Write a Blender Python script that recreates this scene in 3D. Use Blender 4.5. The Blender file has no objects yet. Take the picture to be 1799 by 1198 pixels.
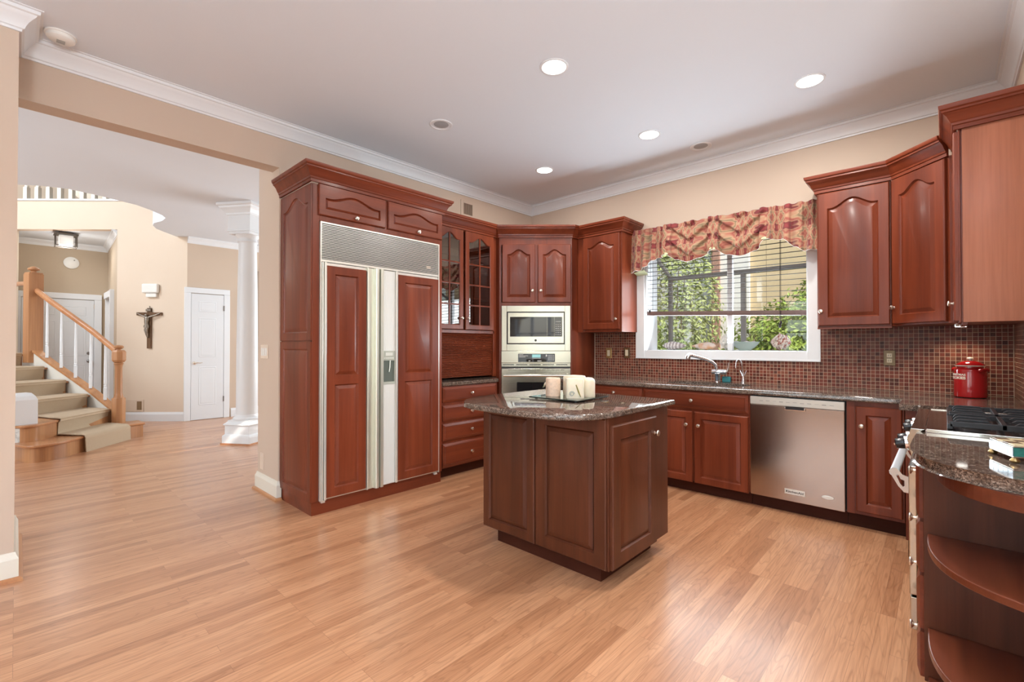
import bpy, bmesh, math, random
from mathutils import Vector, Matrix
sc = bpy.context.scene
COL = sc.collection
PI = math.pi
R = math.radians

# ------------------------------------------------------------------ camera, world, lights, exposure
cam = bpy.data.objects.new('camera', bpy.data.cameras.new('camera'))
COL.objects.link(cam)
cam.location = (0, 0, 1.25)
cam.rotation_euler = (R(90.5436), 0, R(43.05))
cam.data.sensor_width = 36
cam.data.lens = 814.0 / 1799 * 36
cam.data.clip_start = 0.05
cam.data.clip_end = 200
sc.camera = cam
sc.view_settings.view_transform = 'Standard'
sc.view_settings.look = 'None'
sc.view_settings.gamma = 1
sc.view_settings.use_curve_mapping = False
sc.view_settings.exposure = -0.06

w = bpy.data.worlds.new('world'); sc.world = w
w.use_nodes = True
wn = w.node_tree.nodes; wl = w.node_tree.links
sky = wn.new('ShaderNodeTexSky'); sky.sky_type = 'NISHITA'; sky.sun_disc = False
sky.sun_elevation = R(48); sky.sun_rotation = R(120); sky.air_density = 1.2; sky.dust_density = 2.5
wl.new(sky.outputs[0], wn['Background'].inputs[0])
wn['Background'].inputs[1].default_value = 0.36

sun = bpy.data.objects.new('sun', bpy.data.lights.new('sun', 'SUN')); COL.objects.link(sun)
sun.data.energy = 3.2; sun.data.angle = R(1.0); sun.data.color = (1, .95, .86)
sun.rotation_euler = (R(40), 0, R(62))       # from the right, slightly behind the house

def area(name, loc, rot, sx, sy, power, color=(1, 1, 1)):
    l = bpy.data.lights.new(name, 'AREA'); l.shape = 'RECTANGLE'; l.size = sx; l.size_y = sy
    l.energy = power; l.color = color
    o = bpy.data.objects.new(name, l); COL.objects.link(o); o.location = loc; o.rotation_euler = rot
    return o
DAY = (.81, .925, 1.0)
# daylight in the windows of the breakfast end (behind the camera), the dining room and the upper foyer
area('daylight_breakfast_window', (-1.9, -3.75, 1.6), (R(112), 0, 0), 2.4, 1.8, 42, DAY)
area('daylight_breakfast_window', (1.2, -3.75, 1.6), (R(112), 0, 0), 2.4, 1.8, 42, DAY)
area('daylight_side_window', (2.95, -1.2, 1.6), (R(112), 0, R(90)), 3.4, 1.8, 52, DAY)
area('daylight_kitchen_window', (-1.6, 4.68, 1.28), (R(122), 0, R(180)), 1.36, .14, 27, (.80, .92, 1))
area('daylight_kitchen_window', (-1.6, 4.70, 1.62), (R(100), 0, R(180)), 1.36, .72, 21, (.86, .95, 1))
area('daylight_dining_window', (-6.8, 5.7, 1.7), (R(105), 0, R(180)), 3.0, 2.2, 180, DAY)
area('daylight_living_window', (-6.2, -3.4, 1.7), (R(105), 0, 0), 2.6, 2.0, 110, DAY)
area('daylight_upper_foyer_window', (-8.6, -3.3, 4.9), (R(80), 0, R(25)), 2.2, 1.8, 235, (.90, .95, 1))

# ------------------------------------------------------------------ helpers
class B:
    def __init__(s): s.bm = bmesh.new()
    def v(s, p): return s.bm.verts.new(p)
    def face(s, vs):
        try: return s.bm.faces.new(vs)
        except ValueError: return None
    def box(s, x0, x1, y0, y1, z0, z1, M=None):
        P = [(x0,y0,z0),(x1,y0,z0),(x1,y1,z0),(x0,y1,z0),(x0,y0,z1),(x1,y0,z1),(x1,y1,z1),(x0,y1,z1)]
        if M is not None: P = [M @ Vector(p) for p in P]
        V = [s.v(p) for p in P]
        for f in ((3,2,1,0),(4,5,6,7),(0,1,5,4),(1,2,6,5),(2,3,7,6),(3,0,4,7)): s.face([V[i] for i in f])
        return s
    def prism(s, pts, z0, z1):
        a = [s.v((p[0], p[1], z0)) for p in pts]; b = [s.v((p[0], p[1], z1)) for p in pts]
        n = len(pts)
        s.face(a[::-1]); s.face(b)
        for i in range(n): s.face([a[i], a[(i+1)%n], b[(i+1)%n], b[i]])
        return s
    def prism_m(s, pts, h, M):
        "polygon in local xy extruded 0..h along local z, then placed by M"
        a = [s.v(M @ Vector((p[0], p[1], 0))) for p in pts]; b = [s.v(M @ Vector((p[0], p[1], h))) for p in pts]
        n = len(pts); s.face(a[::-1]); s.face(b)
        for i in range(n): s.face([a[i], a[(i+1)%n], b[(i+1)%n], b[i]])
        return s
    def rings(s, rs, cap0=True, cap1=True, closed=True):
        V = [[s.v(p) for p in r] for r in rs]
        for a, b in zip(V, V[1:]):
            n = len(a)
            for i in range(n if closed else n-1):
                s.face([a[i], a[(i+1)%n], b[(i+1)%n], b[i]])
        if cap0: s.face(V[0][::-1])
        if cap1: s.face(V[-1])
        return s
    def lathe(s, prof, c=(0,0,0), n=24, M=None, cap=True):
        rs = []
        for r, z in prof:
            ring = [Vector((c[0]+max(r,1e-4)*math.cos(2*PI*i/n), c[1]+max(r,1e-4)*math.sin(2*PI*i/n), c[2]+z)) for i in range(n)]
            if M is not None: ring = [M @ p for p in ring]
            rs.append(ring)
        return s.rings(rs, cap, cap)
    def tube(s, pts, r, n=10, cap=True):
        pts = [Vector(p) for p in pts]; m = len(pts)
        rr = r if isinstance(r, (list, tuple)) else [r]*m
        up = Vector((0,0,1)); rs = []; prev = None
        for i, p in enumerate(pts):
            t = (pts[min(i+1,m-1)] - pts[max(i-1,0)]).normalized()
            if prev is None:
                a = t.cross(up)
                if a.length < 1e-3: a = t.cross(Vector((1,0,0)))
                a.normalize()
            else:
                a = prev - t*prev.dot(t); a.normalize()
            prev = a; b = t.cross(a)
            rs.append([p + (a*math.cos(2*PI*k/n) + b*math.sin(2*PI*k/n))*rr[i] for k in range(n)])
        return s.rings(rs, cap, cap)
    def sweep(s, path, prof, z=0.0):
        "profile (out, dz) swept along a 2D path, 'out' to the right of travel, mitred"
        P = [Vector(p) for p in path]; m = len(P); rs = []
        for i, p in enumerate(P):
            d0 = (P[i]-P[i-1]).normalized() if i > 0 else None
            d1 = (P[i+1]-P[i]).normalized() if i < m-1 else None
            if d0 is None: d0 = d1
            if d1 is None: d1 = d0
            n0 = Vector((d0.y, -d0.x)); n1 = Vector((d1.y, -d1.x))
            mt = (n0+n1); mt.normalize(); k = 1/max(.3, mt.dot(n0))
            rs.append([(p.x+mt.x*o*k, p.y+mt.y*o*k, z+dz) for o, dz in prof])
        return s.rings(rs, True, True)

def mk(name, b, mat, parent=None, smooth=None, bevel=0, loc=None):
    me = bpy.data.meshes.new(name)
    bmesh.ops.recalc_face_normals(b.bm, faces=b.bm.faces)
    b.bm.to_mesh(me); b.bm.free()
    for m in (mat if isinstance(mat, (list, tuple)) else [mat]): me.materials.append(m)
    if smooth is not None:
        me.shade_smooth(); me.set_sharp_from_angle(angle=R(smooth))
    o = bpy.data.objects.new(name, me); COL.objects.link(o)
    if parent is not None: o.parent = parent
    if loc is not None: o.location = loc
    if bevel:
        md = o.modifiers.new('bevel', 'BEVEL'); md.width = bevel; md.segments = 2; md.limit_method = 'ANGLE'
        md.harden_normals = False
    return o
def tag(o, label=None, cat=None, group=None, kind=None):
    if label: o['label'] = label
    if cat: o['category'] = cat
    if group: o['group'] = group
    if kind: o['kind'] = kind
    return o
def thing(name, label, cat, loc=(0,0,0), rz=0.0, group=None):
    o = bpy.data.objects.new(name, None); COL.objects.link(o)
    o.location = loc; o.rotation_euler = (0,0,rz); o.empty_display_size = .1
    return tag(o, label, cat, group)
def struct(name, b, mat, **k):
    o = mk(name, b, mat, **k)
    if o.parent is None: o['kind'] = 'structure'
    return o
def copytree(root, loc=None, rz=None, label=None):
    r = root.copy(); COL.objects.link(r)
    if loc is not None: r.location = loc
    if rz is not None: r.rotation_euler = (0,0,rz)
    if label: r['label'] = label
    for ch in list(root.children):
        c = ch.copy(); COL.objects.link(c); c.parent = r
        for g in list(ch.children):
            d = g.copy(); COL.objects.link(d); d.parent = c
    return r
def smoothstep(a, b, x):
    t = min(1, max(0, (x-a)/(b-a))); return t*t*(3-2*t)
def interp(pts, x):
    if x <= pts[0][0]: return pts[0][1]
    for (a, va), (b, vb) in zip(pts, pts[1:]):
        if x <= b:
            t = (x-a)/(b-a); t = t*t*(3-2*t); return va+(vb-va)*t
    return pts[-1][1]

# ------------------------------------------------------------------ materials
def new_mat(name):
    m = bpy.data.materials.new(name); m.use_nodes = True
    nt = m.node_tree; bs = nt.nodes['Principled BSDF']
    return m, nt, bs
def L(nt, a, b): nt.links.new(a, b)
def coords(nt, scale=(1,1,1), rot=(0,0,0)):
    tc = nt.nodes.new('ShaderNodeTexCoord'); mp = nt.nodes.new('ShaderNodeMapping')
    mp.inputs['Scale'].default_value = scale; mp.inputs['Rotation'].default_value = rot
    L(nt, tc.outputs['Object'], mp.inputs['Vector']); return mp.outputs[0]
def noise(nt, vec, scale, detail=4, rough=.55, dist=0):
    n = nt.nodes.new('ShaderNodeTexNoise'); n.inputs['Scale'].default_value = scale
    n.inputs['Detail'].default_value = detail; n.inputs['Roughness'].default_value = rough
    n.inputs['Distortion'].default_value = dist
    if vec is not None: L(nt, vec, n.inputs['Vector'])
    return n.outputs['Fac']
def ramp(nt, fac, stops, interp='LINEAR'):
    r = nt.nodes.new('ShaderNodeValToRGB'); cr = r.color_ramp; cr.interpolation = interp
    while len(cr.elements) < len(stops): cr.elements.new(.5)
    for e, (p, c) in zip(cr.elements, stops):
        e.position = p; e.color = (c[0], c[1], c[2], 1)
    L(nt, fac, r.inputs[0]); return r.outputs[0]
def mix(nt, fac, a, b, mode='MIX'):
    m = nt.nodes.new('ShaderNodeMix'); m.data_type = 'RGBA'; m.blend_type = mode
    for sock, val in ((m.inputs[0], fac), (m.inputs[6], a), (m.inputs[7], b)):
        if hasattr(val, 'links'): L(nt, val, sock)
        elif isinstance(val, (int, float)): sock.default_value = val
        else: sock.default_value = (val[0], val[1], val[2], 1)
    return m.outputs[2]
def math_n(nt, op, a, b=None):
    m = nt.nodes.new('ShaderNodeMath'); m.operation = op
    for i, val in enumerate((a, b)):
        if val is None: continue
        if hasattr(val, 'links'): L(nt, val, m.inputs[i])
        else: m.inputs[i].default_value = val
    return m.outputs[0]
def bump(nt, bs, h, strength=.1, dist=.002):
    b = nt.nodes.new('ShaderNodeBump'); b.inputs['Strength'].default_value = strength
    b.inputs['Distance'].default_value = dist
    L(nt, h, b.inputs['Height']); L(nt, b.outputs[0], bs.inputs['Normal'])
def plain(name, col, rough=.5, metal=0, var=.04, vscale=3, coat=0, spec=None, bumps=0):
    m, nt, bs = new_mat(name)
    n = noise(nt, coords(nt), vscale, 3)
    c0 = tuple(c*(1-var) for c in col); c1 = tuple(min(1, c*(1+var)) for c in col)
    L(nt, ramp(nt, n, [(.3, c0), (.7, c1)]), bs.inputs['Base Color'])
    bs.inputs['Roughness'].default_value = rough; bs.inputs['Metallic'].default_value = metal
    bs.inputs['Coat Weight'].default_value = coat
    if spec is not None: bs.inputs['Specular IOR Level'].default_value = spec
    if bumps: bump(nt, bs, noise(nt, coords(nt), 180, 3), bumps, .001)
    return m
def wood(name, dark, mid, light, axis='Z', rough=.36, coat=.12, scale=1.0):
    m, nt, bs = new_mat(name)
    s = [9*scale]*3; s[{'X':0,'Y':1,'Z':2}[axis]] = .55*scale
    v = coords(nt, tuple(s))
    n1 = noise(nt, v, 1.1, 3, .5, .6)
    s2 = [60*scale]*3; s2[{'X':0,'Y':1,'Z':2}[axis]] = 1.8*scale
    n2 = noise(nt, coords(nt, tuple(s2)), 1.5, 4, .6)
    c = ramp(nt, n1, [(.28, dark), (.5, mid), (.75, light)])
    c2 = ramp(nt, n2, [(.3, (.78,.78,.78)), (.6, (1.06,1.06,1.06))])
    L(nt, mix(nt, .55, c, c2, 'MULTIPLY'), bs.inputs['Base Color'])
    bs.inputs['Roughness'].default_value = rough
    bs.inputs['Coat Weight'].default_value = coat; bs.inputs['Coat Roughness'].default_value = .16; bs.inputs['Specular IOR Level'].default_value = .3
    return m
CH = ((.115,.0210,.0075), (.168,.0325,.0118), (.22,.0465,.0178))
cherry = wood('cherry_wood', *CH)
dark_cherry = wood('darker_cherry', (.062,.016,.0058), (.088,.023,.009), (.12,.033,.0135), coat=.08)  # darker cherry for the island; on the end cabinet its shade is painted in
cherry_mid = wood('shaded_cherry_shelf', (.095,.020,.008), (.13,.029,.011), (.17,.04,.016), axis='Y', coat=.1)  # cherry darkened so the shade among the shelves sits in the colour
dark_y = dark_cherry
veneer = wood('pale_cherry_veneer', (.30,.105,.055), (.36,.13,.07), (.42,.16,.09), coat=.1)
cherry_h = wood('cherry_wood_across', *CH, axis='X')
cherry_y = wood('cherry_wood_deep', *CH, axis='Y')
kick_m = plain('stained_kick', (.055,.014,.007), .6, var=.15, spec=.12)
oak = wood('honey_oak', (.36,.16,.07), (.46,.22,.10), (.54,.28,.13), axis='Z', rough=.3, scale=.7)
oak_h = wood('honey_oak_across', (.40,.17,.075), (.50,.23,.105), (.57,.29,.14), axis='X', rough=.28, scale=.7)
wall_m = plain('beige_wall_paint', (.61,.485,.385), .75, var=.012, vscale=1.5)
cream_m = plain('cream_foyer_paint', (.76,.63,.50), .75, var=.012, vscale=1.5)
tan_m = plain('tan_foyer_paint', (.52,.42,.31), .75, var=.012, vscale=1.5)
ceil_m = plain('ceiling_paint', (.76,.81,.87), .85, var=.008, vscale=1)
trim_m = plain('white_trim_paint', (.80,.82,.84), .4, var=.01)
door_m = plain('white_door_paint', (.76,.78,.80), .45, var=.01)
white_m = plain('white_plastic', (.85,.84,.80), .35, var=.01)
almond = plain('almond_plastic', (.80,.70,.50), .35, var=.02)
brass = plain('antique_brass', (.50,.36,.16), .3, 1, var=.1, vscale=20)
nickel = plain('satin_nickel', (.74,.68,.60), .28, 1, var=.03, vscale=30)
chrome = plain('chrome', (.85,.86,.88), .07, 1, var=.01)
black_m = plain('black_gloss', (.012,.012,.013), .2, var=.1)
black_gl = plain('black_glass', (.010,.010,.011), .04, var=.1)
iron = plain('cast_iron_grate', (.012,.012,.014), .38, var=.2, vscale=40)
rubber = plain('dark_gasket', (.02,.02,.02), .6, var=.1)
whitealu = plain('pale_aluminium', (.78,.78,.72), .3, .6, var=.03, vscale=10)
pale_pull = plain('pale_pull_metal', (.74,.76,.66), .34, .75, var=.02, vscale=6)
ribbed, nt, bs = new_mat('ribbed_white_panel')
wv = nt.nodes.new('ShaderNodeTexWave'); wv.bands_direction = 'X'; wv.inputs['Scale'].default_value = 32
L(nt, coords(nt), wv.inputs['Vector'])
L(nt, ramp(nt, wv.outputs['Fac'], [(0, (.62,.63,.60)), (1, (.76,.77,.74))]), bs.inputs['Base Color'])
bs.inputs['Roughness'].default_value = .4; bump(nt, bs, wv.outputs['Fac'], .4, .002)

def steel(name, col=(.54,.52,.45), rough=.16, axis='X'):
    m, nt, bs = new_mat(name)
    s = [300.0]*3; s[{'X':0,'Y':1,'Z':2}[axis]] = 2.0
    n = noise(nt, coords(nt, tuple(s)), 1, 1)
    L(nt, ramp(nt, n, [(.3, tuple(c*.985 for c in col)), (.7, tuple(c*1.015 for c in col))]), bs.inputs['Base Color'])
    L(nt, ramp(nt, n, [(.3, (rough*.95,)*3), (.7, (rough*1.05,)*3)]), bs.inputs['Roughness'])
    bs.inputs['Metallic'].default_value = 1
    return m
stainless = steel('brushed_stainless')
oven_steel = steel('warm_stainless', (.43,.42,.35), .19)
stainless_v = steel('brushed_stainless_upright', axis='Z')
steel_sh = steel('polished_stainless', (.78,.74,.64), .12)

# floor: oak strips running along y
floor_m, nt, bs = new_mat('oak_strip_floor')
tc = nt.nodes.new('ShaderNodeTexCoord'); sp = nt.nodes.new('ShaderNodeSeparateXYZ'); cb = nt.nodes.new('ShaderNodeCombineXYZ')
L(nt, tc.outputs['Object'], sp.inputs[0]); L(nt, sp.outputs['Y'], cb.inputs['X']); L(nt, sp.outputs['X'], cb.inputs['Y'])
def brick(nt, vec, bw, rh, mort, off=.5, freq=2):
    b = nt.nodes.new('ShaderNodeTexBrick'); b.offset = off; b.offset_frequency = freq; b.squash = 1
    b.inputs['Color1'].default_value = (0,0,0,1); b.inputs['Color2'].default_value = (1,1,1,1)
    b.inputs['Mortar'].default_value = (0,0,0,1); b.inputs['Scale'].default_value = 1
    b.inputs['Mortar Size'].default_value = mort; b.inputs['Mortar Smooth'].default_value = .1
    b.inputs['Brick Width'].default_value = bw; b.inputs['Row Height'].default_value = rh
    L(nt, vec, b.inputs['Vector']); return b
bk = brick(nt, cb.outputs[0], .92, .057, .0006, .37, 3)
sepc = nt.nodes.new('ShaderNodeSeparateColor'); L(nt, bk.outputs['Color'], sepc.inputs[0])
rnd = sepc.outputs[0]
base = ramp(nt, rnd, [(0, (.42,.19,.092)), (.3, (.56,.28,.145)), (.75, (.62,.325,.175)), (1, (.48,.225,.112))])
cb2 = nt.nodes.new('ShaderNodeCombineXYZ')
L(nt, math_n(nt, 'MULTIPLY', sp.outputs['X'], 7), cb2.inputs['X'])
L(nt, math_n(nt, 'MULTIPLY', sp.outputs['Y'], .8), cb2.inputs['Y'])
L(nt, math_n(nt, 'MULTIPLY', rnd, 23), cb2.inputs['Z'])
f1 = noise(nt, cb2.outputs[0], 1.5, 2, .45, .3)
rg = math_n(nt, 'FRACT', math_n(nt, 'MULTIPLY', f1, 15))
ringc = ramp(nt, rg, [(0, (.66,.60,.55)), (.2, (1.02,1.02,1.02)), (.85, (1.03,1.03,1.03)), (1, (.72,.66,.61))])
cb3 = nt.nodes.new('ShaderNodeCombineXYZ')
L(nt, math_n(nt, 'MULTIPLY', sp.outputs['X'], 130), cb3.inputs['X'])
L(nt, math_n(nt, 'MULTIPLY', sp.outputs['Y'], 4), cb3.inputs['Y'])
L(nt, math_n(nt, 'MULTIPLY', rnd, 11), cb3.inputs['Z'])
fine = ramp(nt, noise(nt, cb3.outputs[0], 1, 3), [(.28, (.74,.68,.62)), (.6, (1.05,1.05,1.05))])
c = mix(nt, .5, base, ringc, 'MULTIPLY'); c = mix(nt, .85, c, fine, 'MULTIPLY')
c = mix(nt, math_n(nt, 'MULTIPLY', bk.outputs['Fac'], .45), c, (.16,.07,.035))
L(nt, c, bs.inputs['Base Color'])
bs.inputs['Roughness'].default_value = .36; bs.inputs['Coat Weight'].default_value = .55
bs.inputs['Coat Roughness'].default_value = .24

# granite
granite, nt, bs = new_mat('brown_granite')
v = coords(nt)
vo = nt.nodes.new('ShaderNodeTexVoronoi'); vo.inputs['Scale'].default_value = 190; L(nt, v, vo.inputs['Vector']); vo.inputs['Scale'].default_value = 290
sepg = nt.nodes.new('ShaderNodeSeparateColor'); L(nt, vo.outputs['Color'], sepg.inputs[0])
g1 = ramp(nt, sepg.outputs[0], [(0, (.045,.034,.028)), (.4, (.12,.082,.062)), (.75, (.20,.145,.115)), (1, (.34,.29,.25))])
g2 = ramp(nt, noise(nt, v, 38, 5, .7), [(.35, (.35,.33,.32)), (.65, (1.25,1.2,1.15))])
L(nt, mix(nt, .85, g1, g2, 'MULTIPLY'), bs.inputs['Base Color'])
bs.inputs['Roughness'].default_value = .05; bs.inputs['IOR'].default_value = 1.62

def tile_mat(name, ax):
    m, nt, bs = new_mat(name)
    tc = nt.nodes.new('ShaderNodeTexCoord'); sp = nt.nodes.new('ShaderNodeSeparateXYZ'); cb = nt.nodes.new('ShaderNodeCombineXYZ')
    L(nt, tc.outputs['Object'], sp.inputs[0]); L(nt, sp.outputs[ax], cb.inputs['X']); L(nt, sp.outputs['Z'], cb.inputs['Y'])
    bk = brick(nt, cb.outputs[0], .0285, .0285, .0012, 0.0, 2)
    se = nt.nodes.new('ShaderNodeSeparateColor'); L(nt, bk.outputs['Color'], se.inputs[0])
    t = ramp(nt, se.outputs[0], [(0, (.075,.018,.011)), (.22, (.16,.033,.019)), (.45, (.20,.045,.026)), (.62, (.10,.033,.021)), (.8, (.24,.065,.036)), (1, (.20,.085,.052))])
    cl = ramp(nt, noise(nt, cb.outputs[0], 90, 3), [(.3, (.75,.75,.75)), (.7, (1.15,1.15,1.15))])
    t = mix(nt, .6, t, cl, 'MULTIPLY')
    L(nt, mix(nt, bk.outputs['Fac'], t, (.62,.48,.36)), bs.inputs['Base Color'])
    L(nt, ramp(nt, bk.outputs['Fac'], [(0, (.30,)*3), (1, (.8,)*3)]), bs.inputs['Roughness'])
    bs.inputs['Specular IOR Level'].default_value = .18
    inv = math_n(nt, 'SUBTRACT', 1, bk.outputs['Fac']); bump(nt, bs, inv, .5, .0015)
    return m
tile_x = tile_mat('mosaic_tile', 'X'); tile_y = tile_mat('mosaic_tile_side', 'Y')

def glassm(name, tint=(.97,.98,.97), refl=.12):
    m, nt, bs = new_mat(name); nt.nodes.remove(bs)
    out = nt.nodes['Material Output']; tr = nt.nodes.new('ShaderNodeBsdfTransparent'); gl = nt.nodes.new('ShaderNodeBsdfGlossy')
    tr.inputs[0].default_value = (*tint, 1); gl.inputs['Roughness'].default_value = .01
    ge = nt.nodes.new('ShaderNodeNewGeometry'); dp = nt.nodes.new('ShaderNodeVectorMath'); dp.operation = 'DOT_PRODUCT'
    L(nt, ge.outputs['Normal'], dp.inputs[0]); L(nt, ge.outputs['Incoming'], dp.inputs[1])
    cs = math_n(nt, 'SUBTRACT', 1, math_n(nt, 'ABSOLUTE', dp.outputs['Value']))
    mx = nt.nodes.new('ShaderNodeMixShader'); sc_ = math_n(nt, 'ADD', math_n(nt, 'MULTIPLY', math_n(nt, 'POWER', cs, 5), .9), .03+refl*.4)
    L(nt, sc_, mx.inputs[0]); L(nt, tr.outputs[0], mx.inputs[1]); L(nt, gl.outputs[0], mx.inputs[2]); L(nt, mx.outputs[0], out.inputs[0])
    return m
glass = glassm('window_glass', refl=.02); cab_glass = glassm('cabinet_glass', (.55,.52,.50), .35)
tray_m = plain('dark_glass_tray', (.02,.028,.024), .06, var=.1)
red_en = plain('red_enamel', (.42,.012,.014), .12, var=.05, coat=.5)
cream_en = plain('cream_enamel', (.85,.78,.66), .3, var=.02)
wax = plain('cream_wax', (.80,.72,.56), .5, var=.05, vscale=20)
wax.node_tree.nodes['Principled BSDF'].inputs['Subsurface Weight'].default_value = .25
wax.node_tree.nodes['Principled BSDF'].inputs['Subsurface Radius'].default_value = (.02,.012,.008)
wax_pink = plain('mottled_peach_wax', (.74,.54,.40), .6, var=.14, vscale=60)
carpet, nt, bs = new_mat('taupe_carpet')
n = noise(nt, coords(nt), 420, 3)
L(nt, ramp(nt, n, [(.3, (.44,.33,.22)), (.7, (.60,.47,.33))]), bs.inputs['Base Color']); bs.inputs['Roughness'].default_value = .95
bump(nt, bs, n, .5, .004)
marble, nt, bs = new_mat('veined_white_panel')
L(nt, ramp(nt, noise(nt, coords(nt), 4, 6, .6, 2.5), [(.44, (.78,.80,.78)), (.5, (.55,.57,.56)), (.55, (.80,.82,.80))]), bs.inputs['Base Color'])
bs.inputs['Roughness'].default_value = .25
def emit(name, col, s):
    m, nt, bs = new_mat(name); bs.inputs['Base Color'].default_value = (*col, 1)
    bs.inputs['Emission Color'].default_value = (*col, 1); bs.inputs['Emission Strength'].default_value = s; return m
bulb_m = emit('lit_lamp_lens', (1, .96, .9), 6)
# valance fabric: ogee damask in tan, salmon, burgundy
fabric, nt, bs = new_mat('damask_fabric')
tc = nt.nodes.new('ShaderNodeTexCoord'); uvs = tc.outputs['UV']
def uvmap(scale, loc=(0,0,0)):
    mp = nt.nodes.new('ShaderNodeMapping'); mp.inputs['Scale'].default_value = scale; mp.inputs['Location'].default_value = loc
    L(nt, uvs, mp.inputs['Vector']); return mp.outputs[0]
wob = nt.nodes.new('ShaderNodeVectorMath'); wob.operation = 'MULTIPLY_ADD'
nn = nt.nodes.new('ShaderNodeTexNoise'); nn.inputs['Scale'].default_value = 34; L(nt, uvs, nn.inputs['Vector'])
L(nt, nn.outputs['Color'], wob.inputs[0]); wob.inputs[1].default_value = (.026,.026,0); L(nt, uvs, wob.inputs[2])
spv = nt.nodes.new('ShaderNodeSeparateXYZ'); L(nt, wob.outputs[0], spv.inputs[0])
sx_ = math_n(nt, 'COSINE', math_n(nt, 'MULTIPLY', spv.outputs['X'], 2*PI/.115))
sy_ = math_n(nt, 'COSINE', math_n(nt, 'MULTIPLY', spv.outputs['Y'], 2*PI/.175))
fx_ = math_n(nt, 'COSINE', math_n(nt, 'MULTIPLY', spv.outputs['X'], 6*PI/.115)); fy_ = math_n(nt, 'COSINE', math_n(nt, 'MULTIPLY', spv.outputs['Y'], 6*PI/.175))
og = math_n(nt, 'ADD', math_n(nt, 'ADD', sx_, sy_), math_n(nt, 'MULTIPLY', math_n(nt, 'MULTIPLY', fx_, fy_), .32))            # medallions at +2, lattice near 0
ogn = math_n(nt, 'MULTIPLY', math_n(nt, 'ADD', og, 2), .25)
col = ramp(nt, ogn, [(0, (.22,.045,.035)), (.10, (.38,.135,.085)), (.22, (.42,.26,.155)), (.34, (.20,.145,.08)), (.42, (.45,.30,.18)), (.55, (.40,.145,.095)), (.66, (.31,.07,.055)), (.78, (.41,.23,.14)), (.86, (.15,.020,.022)), (1, (.26,.04,.042))])
vd = nt.nodes.new('ShaderNodeTexVoronoi'); vd.inputs['Scale'].default_value = 34; L(nt, uvs, vd.inputs['Vector'])
dots = ramp(nt, vd.outputs['Distance'], [(.10, (1.25,1.15,1.0)), (.2, (.85,.8,.78)), (.45, (1,1,1))])
L(nt, mix(nt, .75, col, dots, 'MULTIPLY'), bs.inputs['Base Color']); bs.inputs['Roughness'].default_value = .8
bs.inputs['Sheen Weight'].default_value = .2
lining = plain('pale_green_lining', (.62,.68,.42), .85)
fringe = plain('white_edging', (.85,.82,.78), .8)
blind_m = wood('dark_walnut_slats', (.014,.010,.009), (.020,.014,.013), (.03,.02,.018), axis='X', rough=.8, coat=0)
rail_m = plain('brown_blind_rail', (.15,.095,.085), .3, var=.08, coat=.3)

# ------------------------------------------------------------------ room shell
XA, YB, XC, ZC = -3.95, 4.60, .35, 3.05        # fridge wall, window wall, range wall, ceiling
b = B(); b.box(-13, 3.1, -3.9, 6.0, -.1, 0); struct('floor', b, floor_m)
b = B(); b.box(-4.2, 3.1, -3.9, 4.75, ZC, ZC+.12); struct('ceiling', b, ceil_m)
b = B()   # fridge wall with the wide opening to the foyer
b.box(-4.41, XA, 1.455, 4.75, 0, ZC)
b.box(-4.10, XA, -.2, 1.455, 2.697, ZC)
b.box(-4.41, -3.63, -3.8, 0, 0, ZC)
struct('wall_left', b, wall_m)
# window wall, opening for the garden window
WX0, WX1, WZ0, WZ1 = -2.345, -.845, 1.20, 2.30
b = B()
b.box(XA, WX0, YB, YB+.13, 0, ZC); b.box(WX1, XC+.12, YB, YB+.13, 0, ZC)
b.box(WX0, WX1, YB, YB+.13, 0, WZ0); b.box(WX0, WX1, YB, YB+.13, WZ1, ZC)
struct('wall_back', b, wall_m)
b = B(); b.box(XC, XC+.12, 1.5, YB, 0, ZC); b.box(XC+.12, 3.1, 1.5, 1.62, 0, ZC); struct('wall_right', b, wall_m)
# breakfast end behind the camera: walls with window openings
b = B()
for x0, x1 in ((-3.63,-3.15), (-.65,-.05), (2.45,3.1)): b.box(x0, x1, -3.9, -3.8, 0, ZC)
for x0, x1 in ((-3.15,-.65), (-.05,2.45)):
    b.box(x0, x1, -3.9, -3.8, 0, .7); b.box(x0, x1, -3.9, -3.8, 2.5, ZC)
struct('wall_front', b, wall_m)
b = B(); b.box(3.0, 3.1, -3.8, -2.95, 0, ZC); b.box(3.0, 3.1, .55, 1.5, 0, ZC)
b.box(3.0, 3.1, -2.95, .55, 0, .7); b.box(3.0, 3.1, -2.95, .55, 2.5, ZC); struct('wall_breakfast', b, wall_m)
def muntin_window(name, x0, x1, y, z0, z1, n=4, side=False):
    b = B()
    def bar(a0, a1, c0, c1):
        if side: b.box(y-.03, y+.03, a0, a1, c0, c1)
        else: b.box(a0, a1, y-.03, y+.03, c0, c1)
    bar(x0, x1, z0, z0+.06); bar(x0, x1, z1-.06, z1)
    for i in range(n+1):
        x = x0 + (x1-x0-.06)*i/n; bar(x, x+.06, z0+.06, z1-.06)
    zc = (z0+z1)/2
    for i in range(n):
        xa = x0+(x1-x0-.06)*i/n+.06; xb = x0+(x1-x0-.06)*(i+1)/n; bar(xa, xb, zc-.02, zc+.02)
    return struct(name, b, trim_m)
muntin_window('window_2', -3.15, -.65, -3.70, .7, 2.5)
muntin_window('window_3', -.05, 2.45, -3.70, .7, 2.5)
muntin_window('window_4', -2.95, .55, 2.90, .7, 2.5, 5, True)

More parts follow.
